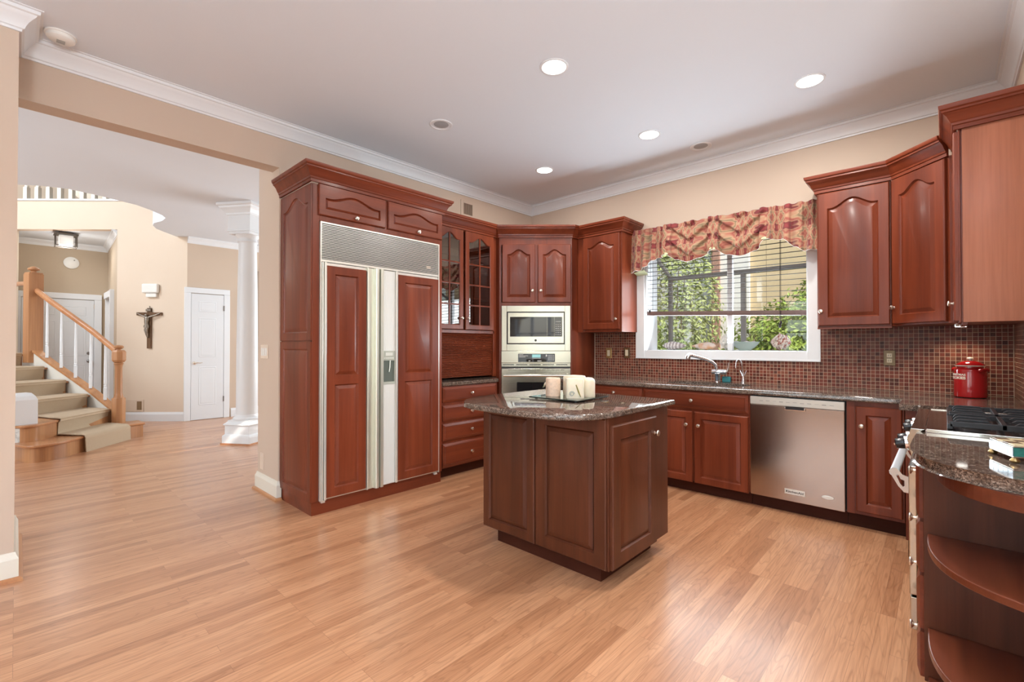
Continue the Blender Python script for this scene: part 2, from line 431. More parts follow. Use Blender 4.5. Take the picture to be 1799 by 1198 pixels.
CROWN = [(0,-.112),(.010,-.112),(.012,-.100),(.020,-.096),(.026,-.080),(.036,-.062),(.052,-.044),(.062,-.034),(.066,-.026),(.078,-.022),(.080,-.006),(.092,-.004),(.092,0),(0,0)]
b = B(); b.sweep([(-3.63,-3.8),(-3.63,0),(XA,0),(XA,YB),(XC,YB),(XC,1.5)], CROWN, ZC); struct('trim_1', b, trim_m, smooth=25)
# soft cream paint bead under the crown
BASE = [(0,0),(.018,0),(.018,.115),(.014,.125),(.010,.135),(.006,.15),(0,.15)]
SHOE = [(.018,0),(.036,0),(.034,.012),(.026,.020),(.018,.022)]
pb = [(-4.41,2.2),(-4.41,1.455),(XA,1.455),(XA,1.474)]
pb = pb[::-1]
pb2 = [(-4.41,1.70),(-4.41,1.455),(XA,1.455),(XA,1.4735)]
def flip(prof): return [(-o, z) for o, z in prof]
cream_trim = plain('cream_trim_paint', (.80,.76,.66), .4, var=.01)
b = B(); b.sweep(pb2, BASE, 0); struct('baseboard_left', b, cream_trim)
b = B(); b.sweep(pb2, SHOE, 0); struct('trim_2', b, oak_h)
b = B(); b.sweep([(-3.63,-3.8),(-3.63,0),(-4.41,0),(-4.41,-1)], BASE, 0); struct('baseboard_near', b, cream_trim)
b = B(); b.sweep([(-3.63,-3.8),(-3.63,0),(-4.41,0),(-4.41,-1)], SHOE, 0); struct('trim_3', b, oak_h)

# ------------------------------------------------------------------ cabinet parts
NM = 'z'
def outline(x0, x1, z0, z1, ins, arch, y, n=20, top=None):
    a0, a1, c0 = x0+ins, x1-ins, z0+ins
    c1 = z1-(ins if top is None else top)
    pts = [(a0, y, c0), (a1, y, c0)]
    for i in range(n+1):
        t = 1-2*i/n
        f = .5*(1+math.cos(PI*min(1, abs(t)/.86))) if arch else 0
        pts.append((a0+(a1-a0)*(t+1)/2, y, c1-arch+arch*f))
    return pts
def panel_door(parent, x0, x1, z0, z1, arch=0, tight=1.0, stile=.055, mat=None, name='door', knob=None, thick=.02, label=None, panels=None, y=0):
    "raised-panel door, back at y, facing -y; panels = list of (z0,z1) for several raised fields"
    t = thick; b = B()
    mat = mat or cherry
    if panels is None:
        rs = [outline(x0,x1,z0,z1,0,0,y), outline(x0,x1,z0,z1,0,0,y-t+.006), outline(x0,x1,z0,z1,.006,0,y-t)]
        for ins, d in ((stile,0),(stile+.004,.007),(stile+.009*tight,.0125),(stile+.013*tight,.0115),(stile+.033*tight,.0025),(stile+.035*tight,.002)):
            rs.append(outline(x0,x1,z0,z1,ins,arch,y-t+d))
        b.rings(rs)
    else:
        zs = [z0]+[q for p in panels for q in p]+[z1]
        b.box(x0, x0+stile, y-t, y, z0, z1); b.box(x1-stile, x1, y-t, y, z0, z1)
        for i in range(0, len(zs), 2): b.box(x0+stile, x1-stile, y-t, y, zs[i], zs[i+1])
        for (p0, p1) in panels:
            a = arch if p1 == panels[-1][1] else 0
            rs = []
            for ins, d in ((0,0),(.004,.007),(.009,.0125),(.013,.0115),(.033,.0025),(.035,.002)):
                rs.append(outline(x0+stile,x1-stile,p0,p1,ins,a,y-t+d))
            if a:   # spandrel above the arch
                top = [(x0+stile+(x1-x0-2*stile)*(1-i/20), y-t, p1) for i in range(21)]
                ar = rs[0][2:]
                V1 = [b.v(p) for p in top]; V2 = [b.v(p) for p in ar]
                for i in range(20): b.face([V1[i], V1[i+1], V2[i+1], V2[i]])
            b.rings(rs, False, True)
    o = mk(name, b, mat, parent, smooth=18)
    if label: o['label'] = label
    if knob: add_knob(o, knob[0], y-t, knob[1])
    return o
KN_ME = []
def add_knob(parent, x, y, z, s=1.0):
    if not KN_ME:
        b = B(); M = Matrix.Rotation(R(90), 4, 'X')
        b.lathe([(.009,0),(.009,.002),(.0055,.004),(.005,.012),(.008,.015),(.0145,.018),(.0155,.021),(.014,.0245),(.008,.027),(0,.0275)], n=18, M=M)
        o = mk('knob', b, nickel, parent, smooth=40); KN_ME.append(o.data)
    else:
        o = bpy.data.objects.new('knob', KN_ME[0]); COL.objects.link(o); o.parent = parent
    o.location = (x, y, z); o.scale = (s, s, s); o['label'] = 'satin nickel knob'
    return o
def drawer(parent, x0, x1, z0, z1, knob=True, name='drawer', t=.02, bev=.022):
    b = B()
    b.rings([outline(x0,x1,z0,z1,0,0,0), outline(x0,x1,z0,z1,0,0,-t+.009), outline(x0,x1,z0,z1,.004,0,-t+.007),
             outline(x0,x1,z0,z1,bev,0,-t), outline(x0,x1,z0,z1,bev+.003,0,-t+.003), outline(x0,x1,z0,z1,bev+.006,0,-t)])
    o = mk(name, b, cherry_h, parent, smooth=18)
    if knob: add_knob(o, (x0+x1)/2, -t, (z0+z1)/2)
    return o
CAB_CROWN = [(0,0),(.014,0),(.014,.020),(.020,.024),(.022,.036),(.028,.042),(.040,.070),(.056,.088),(.062,.090),(.062,.100),(.070,.106),(.074,.118),(.074,.128),(0,.128)]
def crown(parent, path, z, k=1.0):
    b = B(); b.sweep(path, [(o*k, d*k) for o, d in CAB_CROWN], z)
    return mk('crown_moulding', b, cherry_h, parent, smooth=25)
def carcass(parent, boxes, mat=None, name='carcass', bevel=.002):
    b = B()
    for q in boxes: b.box(*q)
    return mk(name, b, mat or cherry, parent, bevel=bevel)

# ------------------------------------------------------------------ refrigerator and its surround (on the left wall)
XF = -3.38
cab = thing('refrigerator_cabinet', 'tall cherry wood surround built around the panelled refrigerator', 'cabinet', (XF, 1.475, 0), R(90))
Wf = 1.195; Df = 3.95-3.38-.004
carcass(cab, [(0, .02, 0, Df, .10, 2.44), (Wf-.02, Wf, 0, Df, .10, 2.44), (.02, Wf-.02, 0, Df, 2.172, 2.44), (.02, Wf-.02, Df-.02, Df, .10, 2.172),
              (.0, .052, -.004, .018, .10, 2.44), (Wf-.042, Wf, -.004, .018, .10, 2.44), (.052, Wf-.042, -.004, .018, 2.172, 2.45)])
b = B(); b.box(.02, Wf, .012, .03, 0, .098); b.box(.006, .02, .012, Df, 0, .098); mk('toe_kick', b, cherry_h, cab)
panel_door(cab, .040, .598, 2.215, 2.447, arch=.05, tight=.5, stile=.050, mat=cherry_h, knob=(.333, 2.24), y=-.004, name='door')
panel_door(cab, .622, Wf-.010, 2.215, 2.447, arch=.05, tight=.5, stile=.050, mat=cherry_h, knob=(.918, 2.24), y=-.004, name='door')
# end panel facing the opening: two raised fields, the upper one arched
ep = B()
def side_panel(z0, z1, arch):
    # panel on the x=0 side, built in a frame turned a quarter turn
    rs = [outline(.0,Df,z0,z1,0,0,0), outline(.0,Df,z0,z1,0,0,-.010)]
    for ins, d in ((.055,-.010),(.059,-.003),(.066,0),(.07,-.001),(.10,-.008)): rs.append(outline(0,Df,z0,z1,ins,arch,d))
    b = B(); b.rings(rs)
    bmesh.ops.transform(b.bm, matrix=Matrix.Translation((0,Df,0)) @ Matrix.Rotation(R(-90),4,'Z'), verts=b.bm.verts)
    return b
mk('end_panel', side_panel(1.287, 2.44, .075), cherry, cab, smooth=18)
mk('end_panel', side_panel(.102, 1.277, 0), cherry, cab, smooth=18)
crown(cab, [(-.010, Df), (-.010, -.012), (Wf, -.012), (Wf, Df)], 2.448)

fr = thing('refrigerator', 'built-in side by side refrigerator with cherry panels and louvred top grille', 'refrigerator', (XF, 1.475, 0), R(90))
b = B()
b.box(.056, 1.150, .02, .50, .105, 2.165)
mk('body', b, rubber, fr)
mk('grille_backing', B().box(.063, 1.142, .004, .019, 1.892, 2.155), rubber, fr)
b = B()
b.box(.053, .062, -.022, .02, .102, 2.168); b.box(1.143, 1.152, -.022, .02, .102, 2.168)
b.box(.062, 1.143, -.022, .02, 2.156, 2.168); b.box(.062, 1.143, -.016, .02, 1.872, 1.890)
mk('frame', b, whitealu, fr, bevel=.001)
g = B()
for i in range(22):
    z = 1.895+i*.0119
    g.prism_m([(.013,0),(.016,.0),(.016,.0045),(.013,.0045),(.0,.009),(.0,.0075)], 1.079, Matrix(((0,0,1,.063),(-1,0,0,0),(0,1,0,z),(0,0,0,1))))
mk('grille', g, whitealu, fr)
b = B(); b.box(1.010, 1.055, -.020, -.014, 1.935, 1.955); o = mk('badge', b, nickel, fr); o['label'] = 'small metal badge on the grille'
# freezer door
fd = mk('freezer_door', B().box(.064, .527, -.012, .015, .106, 1.868), whitealu, fr, bevel=.001)
panel_door(fd, .100, .418, .120, 1.845, stile=.062, y=-.012, thick=.018, name='wood_panel', panels=[(.182,.955),(1.020,1.785)])
b = B(); b.box(.064, .072, -.034, -.012, .106, 1.868); b.box(.080, .096, -.036, -.012, .106, 1.868); mk('edge_trim', b, whitealu, fd, bevel=.002)
b = B(); b.prism_m([(.422,.012),(.430,.032),(.436,.034),(.445,.018),(.490,.014),(.497,.046),(.503,.050),(.522,.050),(.526,.012)], 1.762, Matrix(((1,0,0,0),(0,-1,0,0),(0,0,1,.106),(0,0,0,1))))
o = mk('handle', b, pale_pull, fd, smooth=30); o['label'] = 'full height pale metal pull'
# fridge door
rd = mk('refrigerator_door', B().box(.534, 1.141, -.012, .015, .106, 1.868), whitealu, fr, bevel=.001)
b = B(); b.prism_m([(.536,.012),(.538,.050),(.560,.050),(.566,.046),(.570,.016)], 1.762, Matrix(((1,0,0,0),(0,-1,0,0),(0,0,1,.106),(0,0,0,1))))
o = mk('handle', b, pale_pull, rd, smooth=30); o['label'] = 'full height pale metal pull'
for z0, z1 in ((.112,.930),(1.205,1.862)):
    mk('ribbed_panel', B().box(.572, .690, -.018, -.012, z0, z1), ribbed, rd)
mk('edge_trim', B().box(.692, .712, -.030, -.012, .106, 1.868), whitealu, rd, bevel=.003)
ds = mk('dispenser', B().box(.572,.578,-.020,.0,.93,1.205).box(.684,.690,-.020,.0,.93,1.205).box(.578,.684,-.020,.0,1.125,1.205).box(.578,.684,-.022,-.0,.930,.950), plain('grey_dispenser', (.42,.44,.38), .4), rd, bevel=.001)
mk('recess_shade', B().box(.578,.684,-.0128,-.0115,.95,1.125), plain('dispenser_shadow_liner', (.10,.12,.10), .5), ds)  # flat dark plate on the door; the recess shade is its colour
b = B(); b.tube([(.646,-.015,1.125),(.642,-.017,1.07),(.634,-.018,1.03)], .004, 8); mk('spout', b, whitealu, ds)
b = B()
for i in range(5): b.box(.585+i*.019, .599+i*.019, -.0225, -.020, 1.140, 1.150)
b.box(.600,.665,-.0225,-.020,1.165,1.19)
mk('button_panel', b, plain('pale_keys', (.66,.68,.62), .4), ds)
panel_door(rd, .716, 1.136, .120, 1.845, stile=.066, y=-.012, thick=.018, name='wood_panel', panels=[(.182,.945),(1.010,1.785)])
for x in (.075, 1.11):
    mk('hinge', B().box(x-.012, x+.018, -.024, .0, .088, .104), whitealu, fr, bevel=.001)

# ------------------------------------------------------------------ glass-door hutch with tambour garage, drawers below
XH = -3.60
hu = thing('hutch_cabinet', 'cherry wall cabinet with two arched glass doors and a rolling tambour below', 'cabinet', (XH, 2.672, 0), R(90))
Wh, Dh = .925, 3.95-3.60-.003
carcass(hu, [(0,.018,0,Dh,.912,2.44), (Wh-.03,Wh,0,Dh,.912,2.44), (.018,Wh-.03,.0,Dh,2.42,2.44), (.018,Wh-.03,.0,Dh,1.385,1.405), (.018,Wh-.03,Dh-.012,Dh,.912,2.42), (Wh-.05,Wh,-.004,.02,.912,2.44), (.0,.05,-.004,.02,.912,1.40),(.018,Wh-.03,-.004,.02,1.375,1.408)])
for z in (1.745, 2.03, 2.245):
    mk('shelf', B().box(.018, Wh-.03, .04, Dh-.012, z-.008, z+.008), cherry_h, hu)
def glass_door(parent, x0, x1, z0, z1, kx):
    st = .045; arch = .06; t = .02; b = B()
    rs = [outline(x0,x1,z0,z1,0,0,0), outline(x0,x1,z0,z1,0,0,-t+.004), outline(x0,x1,z0,z1,.005,0,-t), outline(x0,x1,z0,z1,st,arch,-t), outline(x0,x1,z0,z1,st+.006,arch,-t+.006), outline(x0,x1,z0,z1,st+.006,arch,0)]
    b.rings(rs+[rs[0]], False, False)
    o = mk('door', b, cherry, parent, smooth=18)
    gx0, gx1, gz0, gz1 = x0+st, x1-st, z0+st, z1-st
    b = B(); b.box((gx0+gx1)/2-.007, (gx0+gx1)/2+.007, -.016, -.002, gz0, gz1+.002)
    for q in (.235, .475, .715): 
        z = gz0+(gz1-arch-gz0)*q+.02*q
        b.box(gx0, gx1, -.015, -.003, z-.007, z+.007)
    mk('muntin', b, cherry, o)
    b = B(); b.rings([outline(x0,x1,z0,z1,st,arch,-.009), outline(x0,x1,z0,z1,st,arch,-.006)]); mk('glass_pane', b, cab_glass, o)
    add_knob(o, kx, -t, z0+.115)
glass_door(hu, .080, .440, 1.412, 2.425, .410)
glass_door(hu, .470, .868, 1.412, 2.425, .498)
b = B()
for i in range(30):
    z = .925+i*.015
    b.prism_m([(.014,0),(.004,.002),(0,.0065),(.004,.012),(.014,.0145)], .82, Matrix(((0,0,1,.05),(1,0,0,.008),(0,1,0,z),(0,0,0,1))))
mk('tambour_door', b, cherry_h, hu, smooth=40)
crown(hu, [(.0, -.006), (Wh-.01, -.006)], 2.428)

dc = thing('drawer_base_cabinet', 'cherry base cabinet with four stacked drawers between refrigerator and oven tower', 'cabinet', (-3.42, 2.672, 0), R(90))
Wd, Dd = .76, 3.95-3.42-.003
carcass(dc, [(0,Wd,.001,Dd,.10,.868)])
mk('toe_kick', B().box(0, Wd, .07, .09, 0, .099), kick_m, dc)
for z0, z1 in ((.716,.858),(.540,.686),(.357,.516),(.110,.330)): drawer(dc, .035, .735, z0, z1)
b = B(); b.prism([(-3.947,2.673),(-3.445,2.673),(-3.435,2.685),(-3.395,2.705),(-3.395,3.43),(-3.5705,3.585),(-3.947,3.585)], .869, .905)
tag(mk('countertop', b, granite, bevel=.008), 'short brown granite counter slab over the four-drawer cabinet', 'countertop', 'brown granite countertops')

# ------------------------------------------------------------------ corner oven tower
TX, TY, TA = -3.556, 3.602, R(43.05)
Wt = .795
tw = thing('oven_tower_cabinet', 'tall cherry corner cabinet holding microwave and wall oven with two arched doors on top', 'cabinet', (0,0,0), 0)
def loc_t(u, v): return (TX+u*math.cos(TA)-v*math.sin(TA), TY+u*math.sin(TA)+v*math.cos(TA))
Pr = loc_t(Wt, 0)
b = B()
b.prism([(TX,TY), (TX+.018,TY+.0168), (-3.93,TY+.018), (-3.947,TY+.018),(-3.947,TY)], .10, 2.43)
b.prism([(Pr[0],Pr[1]), (Pr[0], 4.597), (Pr[0]-.018, 4.597), (Pr[0]-.018,Pr[1]-.017)], .10, 2.43)
def slab(z0, z1, v0=.0):
    q = [loc_t(.002, v0), loc_t(Wt-.002, v0), (Pr[0]-.019, 4.59), (-3.94, 4.59), (-3.94, TY+.019)]
    b.prism(q, z0, z1)
slab(2.37, 2.43, 0); slab(1.685, 1.70, .0); slab(1.185, 1.19, .04); slab(.40, .415, .03); slab(.08, .10, .0)
mk('carcass', b, cherry, tw)
tf = bpy.data.objects.new('face_frame', None)
bpy.data.objects.remove(tf)
def on_tower(b):
    bmesh.ops.transform(b.bm, matrix=Matrix.Translation((TX,TY,0)) @ Matrix.Rotation(TA,4,'Z'), verts=b.bm.verts); return b
b = B(); b.box(0,.024,-.003,.02,.10,2.43); b.box(Wt-.018,Wt,-.003,.02,.10,2.43); b.box(.024,Wt-.018,-.003,.02,2.345,2.43); b.box(.024,Wt-.018,-.003,.02,1.684,1.72); b.box(.024,Wt-.018,-.003,.02,.10,.42); b.box(.385,.43,-.003,.02,1.72,2.345)
mk('face_frame', on_tower(b), cherry, tw, bevel=.001)
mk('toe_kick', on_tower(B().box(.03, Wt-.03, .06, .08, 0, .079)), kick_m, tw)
def tower_door(x0, x1, kx):
    o = panel_door(tw, x0, x1, 1.718, 2.352, arch=.055, stile=.055, y=-.003)
    o.location = (TX, TY, 0); o.rotation_euler = (0,0,TA); add_knob(o, kx, -.023, 1.845)
tower_door(.032, .393, .362); tower_door(.421, .783, .452)
b = B(); b.sweep([(TX-.30, TY-.002), (TX,TY-.004), (Pr[0]+.003,Pr[1]-.003), (Pr[0]+.003, 4.40)], [(o*.95, d*1.0) for o, d in CAB_CROWN], 2.425)
mk('crown_moulding', b, cherry_h, tw, smooth=25)

mw = thing('microwave', 'stainless built-in microwave with trim kit above the wall oven', 'microwave', (TX, TY, 0), TA)
u0, u1 = .027, Wt-.021
b = B()   # trim kit frame
b.box(u0, .082, -.022, -.004, 1.192, 1.682); b.box(.715, u1, -.022, -.004, 1.192, 1.682)
b.box(.082, .715, -.022, -.004, 1.616, 1.682); b.box(.082, .715, -.022, -.004, 1.192, 1.262)
mk('trim_frame', b, oven_steel, mw, bevel=.002)
mk('gap_liner', B().box(.082, .715, -.006, .02, 1.262, 1.616), black_m, mw)
md_ = mk('door', B().box(.092, .706, -.030, -.007, 1.272, 1.607), oven_steel, mw, bevel=.004)
mk('window', B().box(.118, .520, -.0315, -.030, 1.345, 1.560), black_gl, md_)
mk('control_panel', B().box(.600, .684, -.0315, -.030, 1.345, 1.560), black_gl, md_)
mk('window_band', B().box(.521, .599, -.0312, -.030, 1.345, 1.560), black_gl, md_)
b = B()
for i in range(3):
    for j in range(6): b.box(.612+i*.022, .626+i*.022, -.0322, -.0315, 1.365+j*.022, 1.371+j*.022)
b.box(.612,.670,-.0322,-.0315,1.505,1.512)
mk('keypad', b, plain('grey_print', (.45,.45,.43), .5), md_)
b = B(); b.lathe([(.013,0),(.013,.0015),(.0,.002)], (.396, -.030, 1.305), 20, None); 
bmesh.ops.rotate(b.bm, cent=(.396,-.030,1.305), matrix=Matrix.Rotation(R(90),3,'X'), verts=b.bm.verts)
o = mk('badge', b, black_m, md_); o['label'] = 'small round dark badge'
mk('open_button', B().box(.607,.665,-.0325,-.030,1.288,1.318), oven_steel, md_, bevel=.002)

ov = thing('wall_oven', 'stainless wall oven with black control display under the microwave', 'oven', (TX, TY, 0), TA)
b = B(); b.box(u0-.004, u1+.003, -.032, -.004, 1.058, 1.190); mk('control_fascia', b, oven_steel, ov, bevel=.003)
cp = mk('control_panel', B().box(.206, .606, -.034, -.032, 1.070, 1.160), black_gl, ov)
b = B()
for z, x0, x1 in ((1.147,.216,.262),(1.134,.216,.312),(1.121,.216,.286)): b.box(x0,x1,-.0345,-.034,z,z+.005)
for i in range(5):
    for j in range(5): b.box(.530+i*.014,.538+i*.014,-.0345,-.034,1.088+j*.013,1.094+j*.013)
b.box(.505,.520,-.0345,-.034,1.128,1.15); b.box(.32,.34,-.0345,-.034,1.078,1.086); b.box(.415,.46,-.0345,-.034,1.078,1.086); b.box(.36,.45,-.0345,-.034,1.108,1.112)
mk('printed_keys', b, plain('light_grey_print', (.55,.55,.52), .5), cp)
mk('display', B().box(.358,.450,-.0345,-.034,1.118,1.152), emit('lit_display', (.25,.50,.50), .5), cp)
b = B(); b.box(u0, u1, -.020, -.004, 1.018, 1.056)
mk('vent_strip', b, oven_steel, ov)
b = B()
for i in range(5): b.box(u0+.012+i*.145, u0+.135+i*.145, -.022, -.020, 1.036, 1.044)
b.box(u0, u1, -.0225, -.020, 1.005, 1.020)
mk('vent_slot', b, black_m, ov)
od = mk('door', B().box(u0-.002, u1+.002, -.036, -.004, .42, 1.000), oven_steel, ov, bevel=.004)
mk('window', B().box(u0+.165, u1-.165, -.0375, -.036, .55, .852), black_gl, od)
b = B(); b.tube([(u0+.02,-.075,.925),(u1-.02,-.075,.925)], .013, 14)
for x in (u0+.035, u1-.035): b.box(x-.010, x+.010, -.072, -.036, .905, .945)
mk('handle', b, steel_sh, od, smooth=40)
b = B()
for i in range(12): b.box(u0+.07+i*.052, u0+.11+i*.052, -.0365, -.036, .982, .986)
mk('door_vent', b, black_m, od)

# ------------------------------------------------------------------ window wall: base run
YF = 3.93      # face of the base cabinets
def base_cab(name, label, x0, x1, parts, group=None):
    t = thing(name, label, 'cabinet', (x0, YF, 0), 0, group or 'cherry base cabinets under the window'); W = x1-x0
    carcass(t, [(0, W, .001, .664, .10, .868)] if name != 'sink_cabinet' else [(0, W, .001, .664, .10, .655), (0, W, .001, .08, .655, .868), (0, .02, .08, .664, .655, .868), (W-.02, W, .08, .664, .655, .868)])
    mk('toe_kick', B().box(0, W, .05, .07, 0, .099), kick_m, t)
    parts(t, W); return t
def p1(t, W):
    drawer(t, .30, W-.010, .745, .858); panel_door(t, .30, W-.010, .105, .725, knob=(W-.04,.60))
base_cab('base_cabinet', 'cherry base cabinet with one drawer between oven tower and sink cabinet', -2.90, -2.022, p1)
def p2(t, W):
    drawer(t, .006, W-.010, .712, .858, True, name='false_front')
    panel_door(t, .006, .452, .092, .690, knob=(.405,.578)); panel_door(t, .468, W-.010, .092, .690, knob=(.508,.578))
base_cab('sink_cabinet', 'cherry sink base cabinet with wide false drawer front and two doors under the window', -2.020, -1.118, p2)
dw = thing('dishwasher', 'stainless dishwasher with recessed pocket handle in the window wall run', 'dishwasher', (-1.115, YF, 0))
mk('tub', B().box(.0, .612, .03, .60, .10, .866), black_m, dw)
b = B(); b.box(.004, .606, -.022, .02, .100, .796)
d1 = mk('door', b, steel('floor_tinted_stainless', (.46,.375,.315), .18, 'X'), dw, bevel=.003)  # warm floor reflection put into the steel colour
mk('control_strip', B().box(.004, .606, -.024, .02, .798, .858), plain('pale_grey_control_strip', (.62,.60,.54), .35, .3), dw, bevel=.003)
b = B()
for i in range(11): b.box(.07+i*.045, .095+i*.045, -.0245, -.024, .823+.002*(i%3), .829+.002*(i%2))
mk('printed_keys', b, plain('grey_print_fine', (.40,.39,.36), .5), dw)
hd = mk('pocket_handle', B().box(.238,.376,-.030,-.022,.770,.792), chrome, d1, bevel=.004)
mk('pocket', B().box(.248,.366,-.0305,-.030,.776,.797), black_m, hd)
bd = mk('badge', B().box(.238,.368,-.024,-.022,.152,.190), whitealu, d1, bevel=.001)
mk('toe_kick', B().box(0, .612, .05, .07, 0, .099), kick_m, dw)
b = B(); b.lathe([(.036,0),(.036,.002),(.030,.0025)], (0,0,0), 24)
bmesh.ops.transform(b.bm, matrix=Matrix.Translation((.505,-.022,.178)) @ Matrix.Rotation(R(90),4,'X') @ Matrix.Diagonal((1,.36,1,1)), verts=b.bm.verts)
mk('oval_badge', b, whitealu, d1)
def text_mesh(txt, size, name, mat, parent, M, extrude=.0006, bold=0.0, fit=None):
    cu = bpy.data.curves.new(name, 'FONT'); cu.body = txt; cu.size = size; cu.align_x = 'CENTER'; cu.align_y = 'CENTER'
    cu.extrude = extrude; cu.offset = bold
    o = bpy.data.objects.new(name, cu); COL.objects.link(o)
    bpy.context.view_layer.update()
    me = bpy.data.meshes.new_from_object(o.evaluated_get(bpy.context.evaluated_depsgraph_get()))
    bpy.data.objects.remove(o)
    if fit:
        xs = [v.co.x for v in me.vertices]; k = fit/(max(xs)-min(xs))
        for v in me.vertices: v.co.x *= k
    for v in me.vertices: v.co = M(v.co) if callable(M) else M @ v.co
    me.materials.clear(); me.materials.append(mat)
    r = bpy.data.objects.new(name, me); COL.objects.link(r); r.parent = parent
    return r
UP = Matrix.Rotation(R(90), 4, 'X')
text_mesh('KitchenAid', .022, 'badge_lettering', black_m, bd, Matrix.Translation((.303,-.0245,.171)) @ UP, bold=.0004, fit=.112)
def p3(t, W):
    mk('filler_strip', B().box(.0,.045,-.004,.001,.10,.868), cherry, t)
    panel_door(t, .052, W-.010, .122, .835, knob=(.085,.705))
base_cab('base_cabinet', 'narrow cherry base cabinet with one door right of the dishwasher', -.500, -.195, p3)
# return of the run, beside the range
rc = thing('corner_base_cabinet', 'cherry corner cabinet return between the dishwasher run and the range', 'cabinet', (0,0,0))
carcass(rc, [(-.175, XC-.004, 3.60, 4.594, .10, .868)])
mk('toe_kick', B().box(-.165, -.15, 3.61, 3.93, 0, .099), kick_m, rc)

# granite on the window wall, with an undermounted sink
SX, SY, SRX, SRY = -1.565, 4.245, .345, .185
def counter_with_hole(pts_rect, hole, z0, z1):
    x0, x1, y0, y1 = pts_rect; cx, cy, rx, ry = hole; n = 64
    outer, inner = [], []
    for i in range(n):
        a = 2*PI*i/n; ca, sa = math.cos(a), math.sin(a)
        k = (abs(ca)**3.4+abs(sa)**3.4)**(-1/3.4)
        inner.append((cx+rx*k*ca, cy+ry*k*sa))
        dx, dy = rx*k*ca, ry*k*sa
        t = min([(x1-cx)/dx if dx > 1e-6 else 1e9, (x0-cx)/dx if dx < -1e-6 else 1e9, (y1-cy)/dy if dy > 1e-6 else 1e9, (y0-cy)/dy if dy < -1e-6 else 1e9])
        outer.append([cx+dx*t, cy+dy*t])
    for X in (x0, x1):
        for Y in (y0, y1):
            j = min(range(n), key=lambda i: (outer[i][0]-X)**2+(outer[i][1]-Y)**2); outer[j] = [X, Y]
    b = B()
    fr_ = lambda d: [(p[0], p[1]+(d if abs(p[1]-y0) < 1e-4 else 0)) for p in outer]
    rs = [[(p[0],p[1],z) for p in q] for q, z in ((fr_(.004),z0),(outer,z0+.004),(outer,z1-.010),(fr_(.001),z1-.006),(fr_(.003),z1-.003),(fr_(.006),z1-.001),(fr_(.010),z1))] + [[(p[0],p[1],z1) for p in inner], [(p[0],p[1],z0) for p in inner]]
    b.rings(rs+[rs[0]], False, False)
    return b
b = counter_with_hole((-2.963, -.20, 3.895, 4.588), (SX,SY,SRX,SRY), .869, .905)
b.prism([(-.20,3.895),(-.165,3.895),(-.20,3.89),(-.20,3.56),(XC-.012,3.56),(XC-.012,4.588),(-.20,4.588)][2:], .869, .905)
ct = tag(mk('countertop', b, granite, smooth=35), 'long brown granite worktop running under the window from oven tower to range', 'countertop', 'brown granite countertops')
sk = thing('sink', 'dark undermounted sink basin sunk in the granite below the window', 'sink', (SX, SY, .868))
b = B()
def selp(rx, ry, z, n=48):
    out = []
    for i in range(n):
        a = 2*PI*i/n; ca, sa = math.cos(a), math.sin(a); k = (abs(ca)**3.4+abs(sa)**3.4)**(-1/3.4)
        out.append((rx*k*ca, ry*k*sa, z))
    return out
b.rings([selp(SRX+.02,SRY+.02,0), selp(SRX+.005,SRY+.005,0), selp(SRX,SRY,-.02), selp(SRX-.03,SRY-.03,-.18), selp(.03,.03,-.185)], False, True)
mk('basin', b, plain('grey_composite', (.10,.12,.14), .3), sk, smooth=40)
mk('drain', B().lathe([(.04,-.184),(.04,-.181),(.03,-.180),(0,-.181)]), chrome, sk)

# faucet with a long angled spout
fa = thing('faucet', 'chrome kitchen faucet with long angled pull-out spout behind the sink', 'faucet', (-1.565, 4.505, .905))
b = B(); b.lathe([(.030,0),(.030,.006),(.024,.010),(.023,.075),(.026,.080)], n=24); mk('base', b, chrome, fa, smooth=40)
b = B(); b.tube([(-.052,0,.092),(-.045,0,.095),(.075,-.004,.098),(.088,-.004,.098)], [.010,.021,.021,.012], 18); mk('valve_body', b, chrome, fa, smooth=50)
pts = [(0,0,.095),(-.004,-.003,.13),(-.016,-.012,.165),(-.040,-.028,.190),(-.090,-.062,.215),(-.150,-.10,.236),(-.190,-.125,.247)]
b = B(); b.tube(pts, [.015,.0145,.014,.014,.014,.0145,.015], 14); mk('spout', b, chrome, fa, smooth=50)
b = B(); b.tube([(-.186,-.122,.250),(-.205,-.135,.252),(-.218,-.142,.238),(-.220,-.144,.215)], [.016,.021,.023,.019], 16); o = mk('spray_head', b, chrome, fa, smooth=50)
b = B(); b.tube([(.086,-.004,.100),(.095,-.006,.12),(.102,-.008,.150),(.106,-.01,.185)], [.012,.009,.007,.006], 12); mk('lever', b, chrome, fa, smooth=50)
fb = thing('water_faucet', 'slim chrome filtered water faucet with small hooked spout right of main faucet', 'faucet', (-1.345, 4.53, .905))
b = B(); b.lathe([(.022,0),(.022,.004),(.017,.010),(.013,.05),(.011,.065)], n=20); mk('base', b, chrome, fb, smooth=40)
pts = [(0,0,.06)]+[(-.005,0,.12),(-.012,-.004,.18),(-.022,-.012,.208),(-.036,-.022,.214),(-.047,-.030,.203),(-.052,-.034,.18),(-.053,-.035,.155)]
b = B(); b.tube(pts, .0065, 12); mk('spout', b, chrome, fb, smooth=50)
b = B(); b.tube([(-.053,-.035,.165),(-.053,-.035,.138)], .010, 12); mk('tip', b, chrome, fb, smooth=40)
for s in (-1, 1):
    b = B(); b.tube([(s*.006,0,.06),(s*.014,0,.085),(s*.026,0,.115)], [.006,.005,.004], 8); mk('lever', b, chrome, fb, smooth=40)
b = B(); b.box(-.038,.038,-.018,.018,0,.052)
o = tag(mk('sponge_holder', b, plain('teal_plastic', (.03,.20,.22), .35), bevel=.006), 'small teal block tucked beside the base of main faucet', 'sponge'); o.location = (-1.500, 4.560, .9055)

